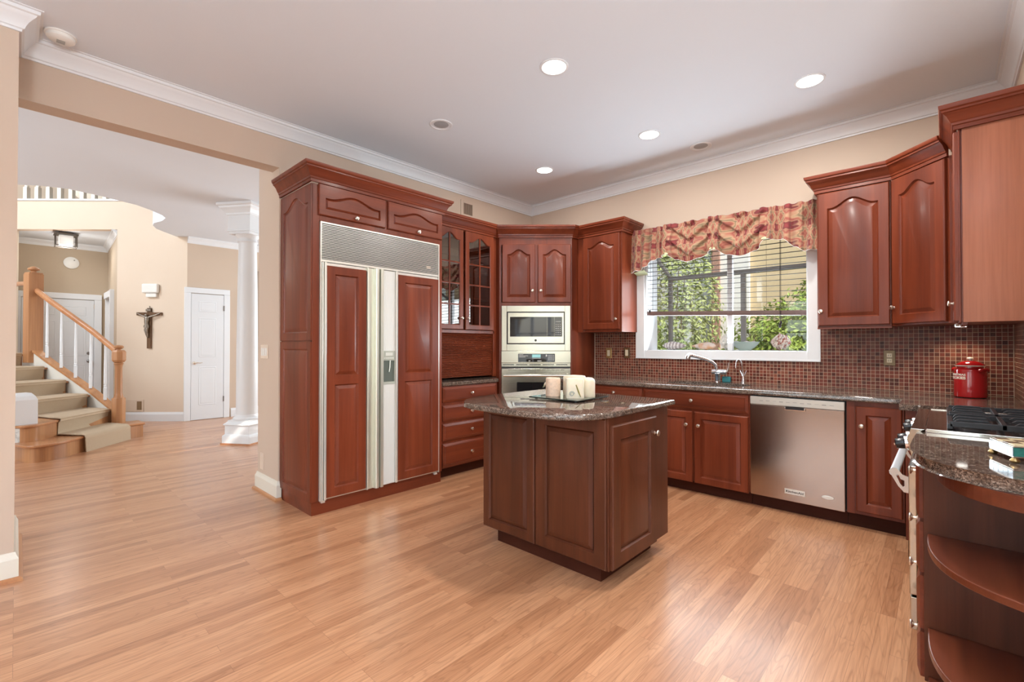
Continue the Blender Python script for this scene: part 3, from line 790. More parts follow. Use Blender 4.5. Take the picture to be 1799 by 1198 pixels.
# ------------------------------------------------------------------ wall cabinets on the window wall
YU = 4.25
u1c = thing('wall_cabinet', 'cherry wall cabinet with one arched door between oven tower and window', 'cabinet', (-2.970, YU, 0), 0, 'cherry wall cabinets')
carcass(u1c, [(.012, .545, .001, .346, 1.392, 2.43), (.0,.070,-.004,.02,1.392,2.43)], bevel=.003)
panel_door(u1c, .078, .525, 1.418, 2.418, arch=.055, stile=.062, knob=(.490, 1.525))
crown(u1c, [(.01,-.004),(.545,-.004),(.545,.34)], 2.425)
u2c = thing('wall_cabinet', 'cherry wall cabinet with one arched door just right of the window', 'cabinet', (-.722, YU, 0), 0, 'cherry wall cabinets')
carcass(u2c, [(0, .448, .001, .346, 1.39, 2.43)], bevel=.003)
panel_door(u2c, .008, .440, 1.400, 2.418, arch=.06, stile=.062, knob=(.028, 1.512))
mk('light_rail', B().box(0,.448,.002,.02,1.375,1.39), cherry_h, u2c)
crown(u2c, [(0,.34),(0,-.004),(.46,-.004)], 2.425)
# diagonal corner cabinet
DA = R(-45.3); dgW = .425
dg = thing('corner_wall_cabinet', 'cherry diagonal corner wall cabinet with one arched door', 'cabinet', (-.272, YU, 0))
b = B(); b.prism([(0,.002),(.299,-.300),(XC+.268,-.300),(XC+.268,.346),(0,.346)], 1.39, 2.43); mk('carcass', b, cherry, dg)
o = panel_door(dg, .018, dgW-.016, 1.400, 2.418, arch=.06, stile=.062, y=-.001); o.rotation_euler = (0,0,DA); add_knob(o, .040, -.021, 1.515)
b = B(); b.sweep([(.005,-.003),(.297,-.304)], CAB_CROWN, 2.425); mk('crown_moulding', b, cherry_h, dg, smooth=25)
# end wall cabinet over the range side, its plain side towards the camera
ec = thing('wall_cabinet', 'cherry wall cabinet at far right with plain side panel and door facing the room', 'cabinet', (0,0,0), 0, 'cherry wall cabinets')
carcass(ec, [(.066, XC-.004, 3.505, 3.945, 1.376, 2.43)], bevel=.002)
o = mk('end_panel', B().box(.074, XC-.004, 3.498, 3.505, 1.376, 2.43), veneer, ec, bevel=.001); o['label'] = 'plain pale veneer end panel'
mk('face_frame', B().box(.058, .066, 3.496, 3.947, 1.376, 2.43), cherry, ec, bevel=.001)
o = panel_door(ec, 0, .44, 1.385, 2.418, arch=.06, stile=.062); o.location = (.058, 3.945, 0); o.rotation_euler = (0,0,R(-90)); add_knob(o, .405, -.02, 1.482)
b = B(); b.sweep([(.055,3.945),(.055,3.495),(XC-.004,3.495)], CAB_CROWN, 2.425); mk('crown_moulding', b, cherry_h, ec, smooth=25)
mk('light_rail', B().box(.07, .09, 3.51, 3.94, 1.362, 1.376), cherry_h, ec)
pk = thing('puck_light', 'round lit puck lamp under the corner wall cabinet above cookie jar', 'lamp', (.08, 4.40, 1.3895))
mk('housing', B().lathe([(.036,0),(.036,-.010),(.030,-.012),(0,-.012)]), nickel, pk)
mk('lens', B().lathe([(.028,-.0125),(.028,-.014),(0,-.014)]), bulb_m, pk)
pl = bpy.data.lights.new('puck_glow', 'SPOT'); pl.energy = 5; pl.spot_size = R(140); pl.spot_blend = .6; pl.color = (1,.82,.6); pl.shadow_soft_size = .03
plo = bpy.data.objects.new('puck_glow', pl); COL.objects.link(plo); plo.location = (.08, 4.40, 1.365)

# tile backsplash
b = B()
b.box(Pr[0]+.002, XC, YB-.010, YB, .905, 1.113); b.box(Pr[0]+.002, -2.446, YB-.010, YB, 1.113, 1.391)
b.box(-.757, XC, YB-.010, YB, 1.113, 1.391)
struct('wall_backsplash', b, tile_x)
b = B(); b.box(XC-.010, XC, 1.62, YB-.010, .905, 1.391); struct('wall_backsplash_side', b, tile_y)
b = B(); b.box(Pr[0]+.001, Pr[0]+.007, YB-.012, YB-.0005, .905, 1.391); b.box(XC-.013, XC-.0102, YB-.013, YB-.010, .905, 1.391)
struct('trim_4', b, plain('grout_edge', (.66,.52,.40), .7))

# ------------------------------------------------------------------ garden window
b = B()
TR = .094
b.box(-2.440, WX0, YB-.020, YB, 1.112, 2.40); b.box(WX1, -.756, YB-.020, YB, 1.112, 2.40)
b.box(WX0, WX1, YB-.020, YB, 1.112, WZ0); b.box(WX0, WX1, YB-.020, YB, WZ1, 2.40)
b.box(-2.440, WX0+.004, YB-.030, YB-.020, 1.112, 2.40); b.box(WX1-.004, -.756, YB-.030, YB-.020, 1.112, 2.40)
for (x0,x1,z0,z1) in ((-2.440,-.756,1.112,1.128),):
    b.box(x0, x1, YB-.034, YB-.030, z0, z1)
struct('trim_5', b, trim_m, bevel=.003)
gw = bpy.data.objects.new('window_1', None); COL.objects.link(gw); gw['kind'] = 'structure'
YG = 5.20
b = B()      # jambs, sill and roof edge of the box
b.box(WX0, WX0+.015, YB, YB+.255, WZ0, WZ1); b.box(WX1-.015, WX1, YB, YB+.255, WZ0, WZ1)
b.box(WX0-.02, WX1+.02, YB+.0, YG+.03, WZ0-.03, WZ0); b.box(WX0, WX1, YB, YB+.13, WZ1, WZ1+.02)
mk('box_liner', b, trim_m, gw)
grey_f = plain('bronze_grey_window_frame', (.26,.25,.24), .4, var=.03)
b = B()
ZH = 2.04
for x in (WX0+.004, WX1-.044): b.box(x, x+.040, YG-.04, YG, WZ0, ZH)
b.box(-1.555, -1.510, YG-.04, YG, WZ0, ZH)
b.box(WX0+.044, -1.555, YG-.04, YG, ZH-.045, ZH); b.box(-1.510, WX1-.044, YG-.04, YG, ZH-.045, ZH)
def beam(x0, x1):  # sloped roof rafters
    b.prism_m([(YB+.13,2.29),(YG,ZH),(YG-.02,ZH-.02),(YB+.13,2.25)], x1-x0, Matrix(((0,0,1,x0),(1,0,0,0),(0,1,0,0),(0,0,0,1))))
beam(WX0+.004, WX0+.034); beam(WX1-.034, WX1-.004)
mk('outer_frame', b, grey_f, gw)
b = B(); b.box(-1.530, -1.483, YB+.075, YB+.12, WZ0, WZ1)
mk('mullion', b, trim_m, gw, bevel=.003)
b = B()
b.box(WX0+.02, -1.535, YG-.022, YG-.018, WZ0, ZH-.045); b.box(-1.505, WX1-.02, YG-.022, YG-.018, WZ0, ZH-.045)
b.box(WX0+.008, WX0+.012, YB+.255, YG-.04, WZ0, ZH+.05); b.box(WX1-.012, WX1-.008, YB+.255, YG-.04, WZ0, ZH+.05)
b.prism_m([(YB+.13,2.275),(YG-.01,ZH+.0),(YG-.01,ZH-.004),(YB+.13,2.271)], WX1-WX0-.08, Matrix(((0,0,1,WX0+.04),(1,0,0,0),(0,1,0,0),(0,0,0,1))))
mk('glass_pane', b, glass, gw)

# blind
bl = thing('window_blind', 'dark brown wood slat blind half lowered in the sink window', 'blind', (-1.595, YB+.038, 0))
b = B(); nsl = 15
for i in range(nsl):
    f = i/(nsl-1); zL = 1.635+f*.62; zR = zL-.055*(1-f)**1.3
    V = []
    x0, x1 = -.735, .735
    P = [(x0,-.013,zL),(x1,-.013,zR),(x1,.013,zR),(x0,.013,zL)]
    lo = [b.v(p) for p in P]; hi = [b.v((p[0],p[1],p[2]+.0028)) for p in P]
    b.face(lo[::-1]); b.face(hi)
    for k in range(4): b.face([lo[k],lo[(k+1)%4],hi[(k+1)%4],hi[k]])
mk('slats', b, blind_m, bl)
b = B(); b.rings([[(x, y, z+dz) for y, z in ((-.026,-.022),(.026,-.022),(.028,-.004),(.026,.020),(-.026,.020),(-.028,-.004))] for x, dz in ((-.738,1.592),(.738,1.532))])
mk('bottom_rail', b, rail_m, bl)
mk('headrail', B().box(-.738,.738,-.028,.028,2.262,2.298), rail_m, bl)
cord_m = plain('brown_cord', (.10,.07,.06), .8)
for x in (-.62, -.055, .42):
    b = B(); b.tube([(x,-.012,2.262),(x,-.012,1.60-.04*(x+.735)/1.47)], .0012, 5); mk('ladder_cord', b, cord_m, bl)
b = B(); b.tube([(.535,-.034,2.262),(.533,-.036,1.45)], .0022, 6); b.lathe([(.001,0),(.009,-.006),(.011,-.03),(.006,-.045),(0,-.046)], (.533,-.036,1.45), 10)
b.tube([(.542,-.034,2.262),(.541,-.036,1.47)], .0018, 6); b.lathe([(.001,0),(.008,-.006),(.009,-.026),(0,-.04)], (.541,-.036,1.47), 10)
mk('pull_cord', b, blind_m, bl)
b = B(); b.tube([(-.690,-.034,2.262),(-.695,-.034,1.62)], .0016, 6); b.tube([(-.660,-.034,2.262),(-.664,-.034,1.62)], .0016, 6); b.box(-.705,-.69,-.04,-.03,1.60,1.625)
mk('tilt_cord', b, blind_m, bl)

# valance
vx0, vx1 = -2.425, -.728
va = thing('valance', 'gathered damask valance in salmon and burgundy with scalloped edge over the sink window', 'curtain', (0,0,0))
low = [(-2.425,2.015),(-2.30,2.030),(-2.255,2.055),(-2.215,2.10),(-2.10,2.13),(-2.02,2.150),(-1.93,2.095),(-1.815,2.062),(-1.70,2.085),(-1.56,2.140),(-1.45,2.080),(-1.33,2.055),(-1.21,2.085),(-1.13,2.165),(-1.00,2.15),(-.90,2.07),(-.84,2.030),(-.728,2.030)]
NX, NZ = 440, 44
vb = B(); grid = []; uvd = {}
swags = [(-1.80,.215),(-1.345,.205)]
jab = [(-2.02,.045),(-1.57,.045),(-1.13,.045)]
for i in range(NX+1):
    x = vx0+(vx1-vx0)*i/NX; zt = 2.462-.018*(x-vx0)/(vx1-vx0)+.004*math.sin(x*70); zb = interp(low, x); col_ = []
    sh = 0
    for j in range(NZ+1):
        q = j/NZ; z = zt+(zb-zt)*q
        y = 4.470-.028*q
        saw = lambda a: smoothstep(0, .86, a % 1.0) - smoothstep(.86, 1.0, a % 1.0)     # fold that swells and tucks under
        dsw = min(abs(x-c)/r for c, r in swags)
        y -= .036*saw(x*11.5+.25*math.sin(x*9))*smoothstep(.95, 1.2, dsw)*(.6+.4*q)
        for c, r in swags:      # draped V folds hanging between the pleats
            d = abs(x-c)/r
            if d < 1.1:
                k = smoothstep(1.1, .9, d); ph = (zt-z) + .75*min(abs(x-c), r)
                y -= k*(.034*saw(ph*7.0-.35)*smoothstep(1.0,.72,q) + .026*math.exp(-((q-.74)/.24)**2)*max(0,1-d*d))
        for c, r in jab:        # flat box pleat standing in front
            y -= .046*smoothstep(r*1.06, r*.96, abs(x-c))*(.6+.4*q)
        for c in (-2.36,-2.27,-2.17,-.98,-.90,-.80):
            y -= .020*math.exp(-((x-c)/.022)**2)*q
        v_ = vb.v((x, y, z)); uvd[v_] = (x+.04*math.sin(x*24), z); col_.append(v_)
    grid.append(col_)
for i in range(NX):
    for j in range(NZ): vb.face([grid[i][j], grid[i+1][j], grid[i+1][j+1], grid[i][j+1]])
# returns to the wall
for i, s in ((0,-1),(NX,1)):
    prev = grid[i]
    for k in range(1, 7):
        f = k/6; colr = []
        for j in range(NZ+1):
            p = grid[i][j].co; v_ = vb.v((p.x+(.002*math.sin(k*2)), p.y+(4.594-p.y)*f, p.z)); uvd[v_] = (p.x+s*(4.594-p.y)*f, p.z); colr.append(v_)
        for j in range(NZ): vb.face([prev[j], prev[j+1], colr[j+1], colr[j]])
        prev = colr
uvl = vb.bm.loops.layers.uv.new('UVMap')
for f in vb.bm.faces:
    for l in f.loops: l[uvl].uv = uvd[l.vert]
edge_pts = [tuple(grid[i][NZ].co) for i in range(0, NX+1, 2)]
cv = mk('fabric', vb, fabric, va, smooth=60)
sd = cv.modifiers.new('solid', 'SOLIDIFY'); sd.thickness = .003; sd.offset = 0
eb = B(); eb.tube(edge_pts, .0022, 6); mk('edging', eb, fringe, va, smooth=60)
for c in (-2.02, -1.57, -1.13):
    zb = interp(low, c); b = B()
    b.rings([[(c+r_*math.cos(a), 4.405+.02*math.sin(a)-.003, zb+.018+dz) for a in [2*PI*k/14 for k in range(14)]] for r_, dz in ((.034,-.016),(.026,-.004),(.010,.002))], True, True)
    mk('pleat_lining', b, lining, va, smooth=40)
b = B(); b.rings([[(-2.420,4.50,2.02),(-2.29,4.47,2.035),(-2.29,4.56,2.0),(-2.420,4.585,1.99)],[(-2.420,4.50,2.026),(-2.29,4.47,2.041),(-2.29,4.56,2.006),(-2.420,4.585,1.996)]])
mk('tail_lining', b, lining, va)

# shells and bowl on the garden window sill
def shell(name, label, loc, sx, sy, sz, mat, seed, ribs=0, spikes=0, rz=0, taper=.0):
    rnd = random.Random(seed); b = B(); rs = []
    n, m = 28, 14
    for j in range(m+1):
        t = j/m; r = math.sin(PI*min(.999, max(.001, t)))**.7*(1-taper*t)
        ring = []
        for i in range(n):
            a = 2*PI*i/n; k = 1+ribs*math.sin(a*9+t*6)+spikes*max(0, math.sin(a*5+j*1.7))*rnd.uniform(.3,1)
            ring.append(((t-.5)*2*sx, r*k*math.cos(a)*sy, sz+r*k*math.sin(a)*sz*.98))
        rs.append(ring)
    b.rings(rs)
    zmin = min(v.co.z for v in b.bm.verts)
    for v in b.bm.verts: v.co.z -= zmin
    o = mk(name, b, mat, smooth=50); o.location = loc; o.rotation_euler = (0,0,rz)
    return tag(o, label, 'seashell', 'seashells at the sink window')
sh_grey, nt, bs = new_mat('banded_grey_shell')
wv = nt.nodes.new('ShaderNodeTexWave'); wv.inputs['Scale'].default_value = 9; wv.inputs['Distortion'].default_value = 3; L(nt, coords(nt), wv.inputs['Vector'])
L(nt, ramp(nt, wv.outputs['Fac'], [(.2,(.32,.26,.24)),(.7,(.66,.60,.56))]), bs.inputs['Base Color'])
sh_or, nt, bs = new_mat('orange_pink_conch')
L(nt, ramp(nt, noise(nt, coords(nt), 9, 2), [(.38,(.72,.60,.52)),(.55,(.62,.32,.14)),(.7,(.60,.45,.42))]), bs.inputs['Base Color']); bs.inputs['Roughness'].default_value = .3
sh_wh = plain('white_coral', (.78,.74,.66), .7, var=.12, vscale=40)
sh_pk, nt, bs = new_mat('speckled_red_white_shell')
L(nt, ramp(nt, noise(nt, coords(nt), 34, 4), [(.42,(.40,.13,.09)),(.52,(.80,.72,.64)),(.62,(.74,.66,.55)),(.7,(.34,.24,.20))]), bs.inputs['Base Color'])
sh_lv = plain('lavender_grey_shell', (.46,.41,.44), .45, var=.15, vscale=25)
ZS = WZ0+.0005
shell('seashell', 'ribbed grey striped shell at left end of window sill', (-2.155, 4.90, ZS), .13, .065, .052, sh_grey, 1, .07, 0, .1, .3)
shell('seashell', 'pointed conch shell with orange mouth on the window sill', (-1.83, 4.86, ZS), .145, .06, .055, sh_or, 2, .03, .35, 2.9, .75)
shell('seashell', 'white coral-like shell just left of window mullion', (-1.625, 4.95, ZS), .07, .06, .06, sh_wh, 3, .14, .5, .3)
bw = thing('bowl', 'pale green ceramic bowl of shells right of window mullion', 'bowl', (-1.425, 4.86, ZS))
b = B(); b.lathe([(.055,0),(.06,.006),(.058,.012),(.085,.030),(.115,.062),(.128,.085),(.124,.085),(.110,.064),(.080,.036),(.0,.03)], n=36, cap=False); mk('body', b, plain('celadon_glaze', (.42,.50,.44), .2, var=.06), bw, smooth=40)
for i, (dx, dy, s, mt, lb) in enumerate(((-.075,.0,.040,sh_lv,'lavender grey shell heaped at left side in the bowl'),(.0,.05,.042,sh_grey,'striped shell standing tallest in the bowl'),(.075,-.01,.038,sh_lv,'lavender grey shell heaped at right side in the bowl'),(.005,-.055,.032,sh_wh,'white shell at front of the bowl'))):
    shell('seashell', lb, (-1.425+dx, 4.86+dy, ZS+.055), s, s*.6, s*.5, mt, 10+i, .08, .4, i*1.3, .4)
shell('seashell', 'spiky red and white shell cluster near right end of window sill', (-1.115, 4.86, ZS), .085, .06, .055, sh_pk, 5, .12, .8, .2)
shell('seashell', 'pale green glassy shell at right corner of window sill', (-.905, 5.02, ZS), .035, .045, .05, plain('pale_green_shell', (.60,.68,.58), .2, var=.1), 6, .08, .2, .0)

# ------------------------------------------------------------------ island
isl = thing('kitchen_island', 'dark cherry kitchen island cabinet with raised panels in the middle of floor', 'island', (0,0,0))
IX0, IX1, IY0, IY1 = -2.168, -1.252, 2.060, 2.745
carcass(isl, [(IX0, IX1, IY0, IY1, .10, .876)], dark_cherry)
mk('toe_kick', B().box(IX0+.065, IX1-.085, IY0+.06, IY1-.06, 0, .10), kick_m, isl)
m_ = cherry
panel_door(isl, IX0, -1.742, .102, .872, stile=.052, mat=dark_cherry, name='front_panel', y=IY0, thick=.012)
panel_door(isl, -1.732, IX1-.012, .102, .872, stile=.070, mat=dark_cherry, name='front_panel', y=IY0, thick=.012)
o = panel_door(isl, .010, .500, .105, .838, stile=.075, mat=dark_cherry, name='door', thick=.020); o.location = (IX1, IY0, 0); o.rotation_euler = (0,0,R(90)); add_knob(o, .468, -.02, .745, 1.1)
ip = [(-2.178,1.895),(-2.10,1.830),(-2.02,1.806),(-1.857,1.795),(-1.704,1.793),(-1.565,1.797),(-1.478,1.806),(-1.41,1.826),(-1.338,1.875),(-1.275,1.955),(-1.247,2.05),(-1.240,2.20),(-1.238,2.82),(-1.250,2.836),(-1.481,2.850),(-2.270,2.850),(-2.300,2.82),(-2.305,2.36),(-2.295,2.17),(-2.262,2.02),(-2.225,1.945)]
b = B()
def inset(pts, d):
    n = len(pts); out = []
    for i in range(n):
        p0, p, p1 = Vector(pts[i-1]), Vector(pts[i]), Vector(pts[(i+1)%n])
        e0 = (p-p0).normalized(); e1 = (p1-p).normalized(); nn = Vector((-e0.y-e1.y, e0.x+e1.x)).normalized()
        out.append((p.x+nn.x*d, p.y+nn.y*d))
    return out
b.rings([[(p[0],p[1],.877) for p in inset(ip,.006)], [(p[0],p[1],.882) for p in ip], [(p[0],p[1],.899) for p in ip], [(p[0],p[1],.903) for p in inset(ip,.001)], [(p[0],p[1],.906) for p in inset(ip,.003)], [(p[0],p[1],.908) for p in inset(ip,.006)], [(p[0],p[1],.909) for p in inset(ip,.010)]])
tag(mk('island_countertop', b, granite, smooth=35), 'rounded brown granite top resting on the kitchen island', 'countertop')
IZ = .909
tr = thing('glass_tray', 'square dark glass tray under the candles on kitchen island', 'tray', (-1.775, 2.44, IZ+.001), R(2))
b = B(); b.box(-.185,.185,-.185,.185,.006,.014); mk('plate', b, tray_m, tr, bevel=.003)
b = B()
for sx in (-1,1):
    for sy in (-1,1): b.lathe([(.010,0),(.010,.006)], (sx*.15,sy*.15,0), 12)
mk('foot', b, black_m, tr)
CZ = IZ+.0155
def candle(label, x, y, r, h, mat, top='flat', square=False):
    t = thing('candle', label, 'candle', (x, y, CZ), 0, 'candles on the glass tray')
    b = B()
    if square:
        def sq(rr, z): return [(rr*(abs(math.cos(a))**.35)*(1 if math.cos(a) >= 0 else -1), rr*(abs(math.sin(a))**.35)*(1 if math.sin(a) >= 0 else -1), z) for a in [2*PI*(k+.5)/32 for k in range(32)]]
        b.rings([sq(r*.98,0), sq(r,.006), sq(r,h-.012), sq(r*.93,h-.003), sq(r*.7,h), sq(r*.4,h-.006)])
    elif top == 'hollow':
        b.lathe([(r*.97,0),(r,.005),(r*1.0,h-.010),(r*.94,h-.002),(r*.82,h),(r*.74,h-.006),(r*.6,h-.018),(0,h-.022)], n=32)
    else:
        b.lathe([(r*.97,0),(r,.005),(r,h-.022),(r*.88,h-.008),(r*.6,h),(0,h+.003)], n=32)
    mk('wax_body', b, mat, t, smooth=40)
    return t
t = candle('mottled peach pillar candle at left of glass tray', -1.846, 2.364, .0475, .118, wax_pink, 'hollow')
b = B(); b.rings([[(-.047,-.005,.082),(-.047,.006,.082),(-.047,.006,.095),(-.047,-.005,.095)],[(-.066,-.006,.066),(-.066,.008,.066),(-.068,.008,.080),(-.068,-.006,.080)],[(-.083,-.008,.050),(-.083,.010,.050),(-.074,.010,.056),(-.074,-.008,.056)]])
mk('drip', b, wax, t, smooth=40)
t = candle('square cream candle with leaf and shell inlay at front of tray', -1.685, 2.375, .056, .122, wax, square=True)
Mf = Matrix.Rotation(R(43), 4, 'Z')
t.rotation_euler = (0,0,R(38))
b = B(); b.tube([(.006,-.0568,.085),(.020,-.0572,.045),(.034,-.0568,.010)], [.003,.0045,.002], 6); o = mk('leaf_stem', b, plain('olive_stem', (.22,.17,.03), .7), t); o['label'] = 'olive stem pressed into the wax'
b = B(); b.tube([(-.020+.017*math.cos(a)*(1-a/16), -.0565, .030+.016*math.sin(a)*(1-a/16)) for a in [k*.5 for k in range(22)]], .0022, 6); o = mk('shell_inlay', b, plain('grey_inlay', (.32,.34,.30), .6), t); o['label'] = 'grey spiral set into the wax'
candle('cream candle hidden at back of tray behind the inlaid candle', -1.790, 2.520, .060, .128, wax, square=True)
candle('round domed cream candle at right of glass tray', -1.660, 2.487, .043, .120, wax)

# ------------------------------------------------------------------ range and end cabinet
ra = thing('range', 'stainless slide-in gas range with black grates on the right wall', 'range', (0,0,0))
RY0, RY1 = 2.475, 3.265
b = B(); b.box(-.085, XC-.014, RY0, RY1, .09, .890); mk('body', b, stainless_v, ra, bevel=.003)
b = B(); b.prism_m([(-.103,.915),(-.115,.872),(-.100,.790),(-.085,.770),(-.085,.893),(-.060,.915)], RY1-RY0, Matrix(((1,0,0,0),(0,0,-1,RY1),(0,1,0,0),(0,0,0,1))))
mk('control_panel', b, stainless, ra, bevel=.002)
b = B(); b.box(-.060, XC-.014, RY0-.006, RY1+.006, .893, .915); mk('cooktop', b, steel('cooktop_steel', (.42,.36,.34), .18), ra, bevel=.003)
for y in (RY0-.008, RY1-.004): mk('edge_trim', B().box(-.055, XC-.014, y, y+.012, .906, .919), steel_sh, ra, bevel=.001)
b = B(); b.box(-.112, -.086, RY0+.012, RY1-.012, .24, .762); od = mk('oven_door', b, stainless, ra, bevel=.004)
b = B(); b.tube([(-.160,RY0+.055,.715),(-.160,RY1-.055,.715)], .016, 16); hh = mk('handle', b, plain('satin_handle', (.70,.73,.78), .35, .35, var=.02), od, smooth=40)
for y in (RY0+.040, RY1-.050):
    b = B()
    M = Matrix(((1,0,0,0),(0,0,-1,y+.010),(0,1,0,0),(0,0,0,1)))
    outer = [(-.176,.722),(-.166,.736),(-.150,.735),(-.132,.712),(-.112,.706),(-.112,.640),(-.128,.642),(-.146,.664)]
    inner = [(-.152,.706),(-.150,.712),(-.146,.712),(-.138,.694),(-.126,.690),(-.126,.665),(-.130,.662),(-.140,.676)]
    for h in (0, 1):
        pass
    a = [[b.v(M @ Vector((p[0],p[1],h))) for p in q] for q in (outer, inner) for h in (0, .010)]
    n = 8
    for i in range(n):
        k = (i+1)%n
        b.face([a[0][i],a[0][k],a[1][k],a[1][i]]); b.face([a[2][i],a[3][i],a[3][k],a[2][k]])
        b.face([a[0][k],a[0][i],a[2][i],a[2][k]]); b.face([a[1][i],a[1][k],a[3][k],a[3][i]])
    mk('handle_bracket', b, plain('cast_satin_metal', (.60,.55,.50), .35, .7), od)
b = B(); b.box(-.110, -.086, RY0+.012, RY1-.012, .10, .232); dr_ = mk('warming_drawer', b, stainless, ra, bevel=.004)
for y in (RY0+.055, RY0+.20, RY1-.20, RY1-.055):
    Mk = Matrix.Translation((-.112, y, .846)) @ Matrix.Rotation(R(-100), 4, 'Y')
    b = B(); b.lathe([(.030,0),(.030,.010),(.026,.013)], n=24, M=Mk); kb = mk('knob', b, chrome, ra, smooth=40)
    b = B(); b.lathe([(.022,.0131),(.023,.016),(.021,.040),(.017,.043),(0,.043)], n=24, M=Mk); mk('knob_cap', b, black_m, kb, smooth=40)
    b = B(); b.box(-.004,.004,-.021,.021,.043,.047, Mk); mk('pointer', b, chrome, kb)
for gy0, gy1 in ((RY0+.055, RY0+.36), (RY1-.36, RY1-.055)):
    b = B()
    for k in range(3):
        y = gy0+.05+(gy1-gy0-.10)*k/2
        M = Matrix(((1,0,0,0),(0,0,-1,y+.006),(0,1,0,0),(0,0,0,1)))
        b.prism_m([(.010,.918),(.030,.950),(.040,.956),(.12,.956),(.135,.945),(.12,.940),(.045,.940),(.028,.918)], .012, M)
        b.prism_m([(.19,.945),(.205,.956),(.30,.956),(.322,.945),(.330,.918),(.312,.918),(.30,.940),(.205,.940)], .012, M)
    b.box(.012,.330,gy0,gy0+.012,.928,.950); b.box(.012,.330,gy1-.012,gy1,.928,.950)
    b.box(.005,.022,gy0,gy1,.918,.940); b.box(.318,.333,gy0,gy1,.918,.940); b.box(.155,.170,gy0,gy1,.930,.950)
    mk('grate', b, iron, ra, bevel=.002)
    b = B()
    for x in (.09, .245): b.lathe([(.045,.915),(.045,.922),(.034,.928),(.034,.934),(0,.936)], (x,(gy0+gy1)/2,0), 24)
    mk('burner_cap', b, iron, ra, smooth=40)
b = B(); b.box(-.070, -.055, RY0+.02, RY1-.02, 0, .09); mk('toe_kick', b, black_m, ra)

en = thing('end_cabinet', 'cherry end cabinet with four narrow drawers and curved open shelves at near right', 'cabinet', (0,0,0))
EY0, EY1 = 2.135, 2.466
EX = -.058
carcass(en, [(EX, XC-.004, EY0, EY1, .10, .866)], dark_cherry)  # shade on this low cabinet put into the darker wood colour
mk('toe_kick', B().box(EX+.06, XC-.004, EY0-.02, EY1, 0, .099), kick_m, en)
for z0, z1, kz in ((.652,.858,.782),(.466,.640,.606),(.272,.454,.440),(.108,.260,.207)):
    o = drawer(en, .012, EY1-EY0-.010, z0, z1, False); o.location = (EX, EY1, 0); o.rotation_euler = (0,0,R(-90)); add_knob(o, (EY1-EY0)*.5, -.02, kz)
def quarter(d, n=22):
    # from the drawer face round to the wall: superellipse
    ax, ay = XC-.006-(EX+.004), .455
    pts = [(XC-.006, EY0-.001)]
    for i in range(n+1):
        a = PI/2*i/n
        x = XC-.006-ax*(math.cos(a)**.72)*d; y = EY0-.001-ay*(math.sin(a)**.72)*d
        pts.append((x, y))
    return pts
for z in (.10, .265, .585):
    b = B(); b.prism(quarter(.985), z, z+.022); mk('shelf', b, cherry_mid, en, bevel=.003)
b = B(); b.prism(quarter(.93), .825, .866); mk('top_rail', b, cherry_mid, en)
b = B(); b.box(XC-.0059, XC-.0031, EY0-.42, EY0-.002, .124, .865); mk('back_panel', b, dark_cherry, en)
eq = [(XC-.012,2.466),(XC-.012,1.64)]
arc = [(.345-.012,1.66),(.25,1.70),(.20,1.735),(.146,1.765),(.087,1.786),(.044,1.815),(.005,1.846),(-.031,1.894),(-.062,1.964),(-.076,2.03),(-.081,2.117),(-.079,2.25),(-.074,2.436),(-.070,2.464)]
b = B(); pts = [(XC-.012,2.464)]+arc
pts = pts[::1]
pi_ = [pts[0]]+arc
b.rings([[(p[0],p[1],.867) for p in inset(pi_,.006)], [(p[0],p[1],.872) for p in pi_], [(p[0],p[1],.897) for p in pi_], [(p[0],p[1],.903) for p in inset(pi_,.003)], [(p[0],p[1],.905) for p in inset(pi_,.010)]])
tag(mk('countertop', b, granite, smooth=35), 'curved brown granite counter end in the right foreground next to range', 'countertop', 'brown granite countertops')

# mirrored trinket box on ball feet
tb = thing('trinket_box', 'small tile-sided trinket box on ball feet at right edge counter', 'box', (.190, 2.080, .9055), R(17.5))
hw = .07
b = B(); b.box(-hw,hw,-hw,hw,.016,.020); b.box(-hw,hw,-hw,hw,.046,.049); mk('case', b, nickel, tb, bevel=.001)
chk, nt, bs = new_mat('checkered_shell_top')
ck = nt.nodes.new('ShaderNodeTexChecker'); ck.inputs['Scale'].default_value = 30; ck.inputs['Color1'].default_value = (.78,.66,.42,1); ck.inputs['Color2'].default_value = (.22,.15,.10,1)
L(nt, coords(nt), ck.inputs['Vector']); L(nt, ck.outputs[0], bs.inputs['Base Color']); bs.inputs['Roughness'].default_value = .15
mk('lid', B().box(-hw+.004,hw-.004,-hw+.004,hw-.004,.0492,.053), chk, tb, bevel=.001)
mir = plain('pale_blue_mirror', (.62,.74,.84), .06, .9, var=.15, vscale=40)
teal = plain('green_shell_tile', (.03,.16,.13), .15, var=.3, vscale=50); lime = plain('pale_green_tile', (.55,.68,.48), .15, var=.1)
for i in range(5): mk('side_tile', B().box(-hw-.001,-hw+.002,-hw+.028*i+.001,-hw+.028*i+.027,.0205,.0455), mir, tb)
for i in range(4): mk('side_tile', B().box(-hw+.035*i+.001,-hw+.035*i+.034,-hw-.001,-hw+.002,.0205,.0455), (teal if i % 2 == 0 else lime), tb)
mk('core', B().box(-hw+.002,hw-.002,-hw+.002,hw-.002,.0201,.0459), black_m, tb)
for sx in (-1,1):
    for sy in (-1,1):
        mk('foot', B().lathe([(.004,0),(.010,.002),(.012,.007),(.009,.012),(.006,.0155)], (sx*(hw-.006),sy*(hw-.006),0), 14), brass, tb, smooth=50)

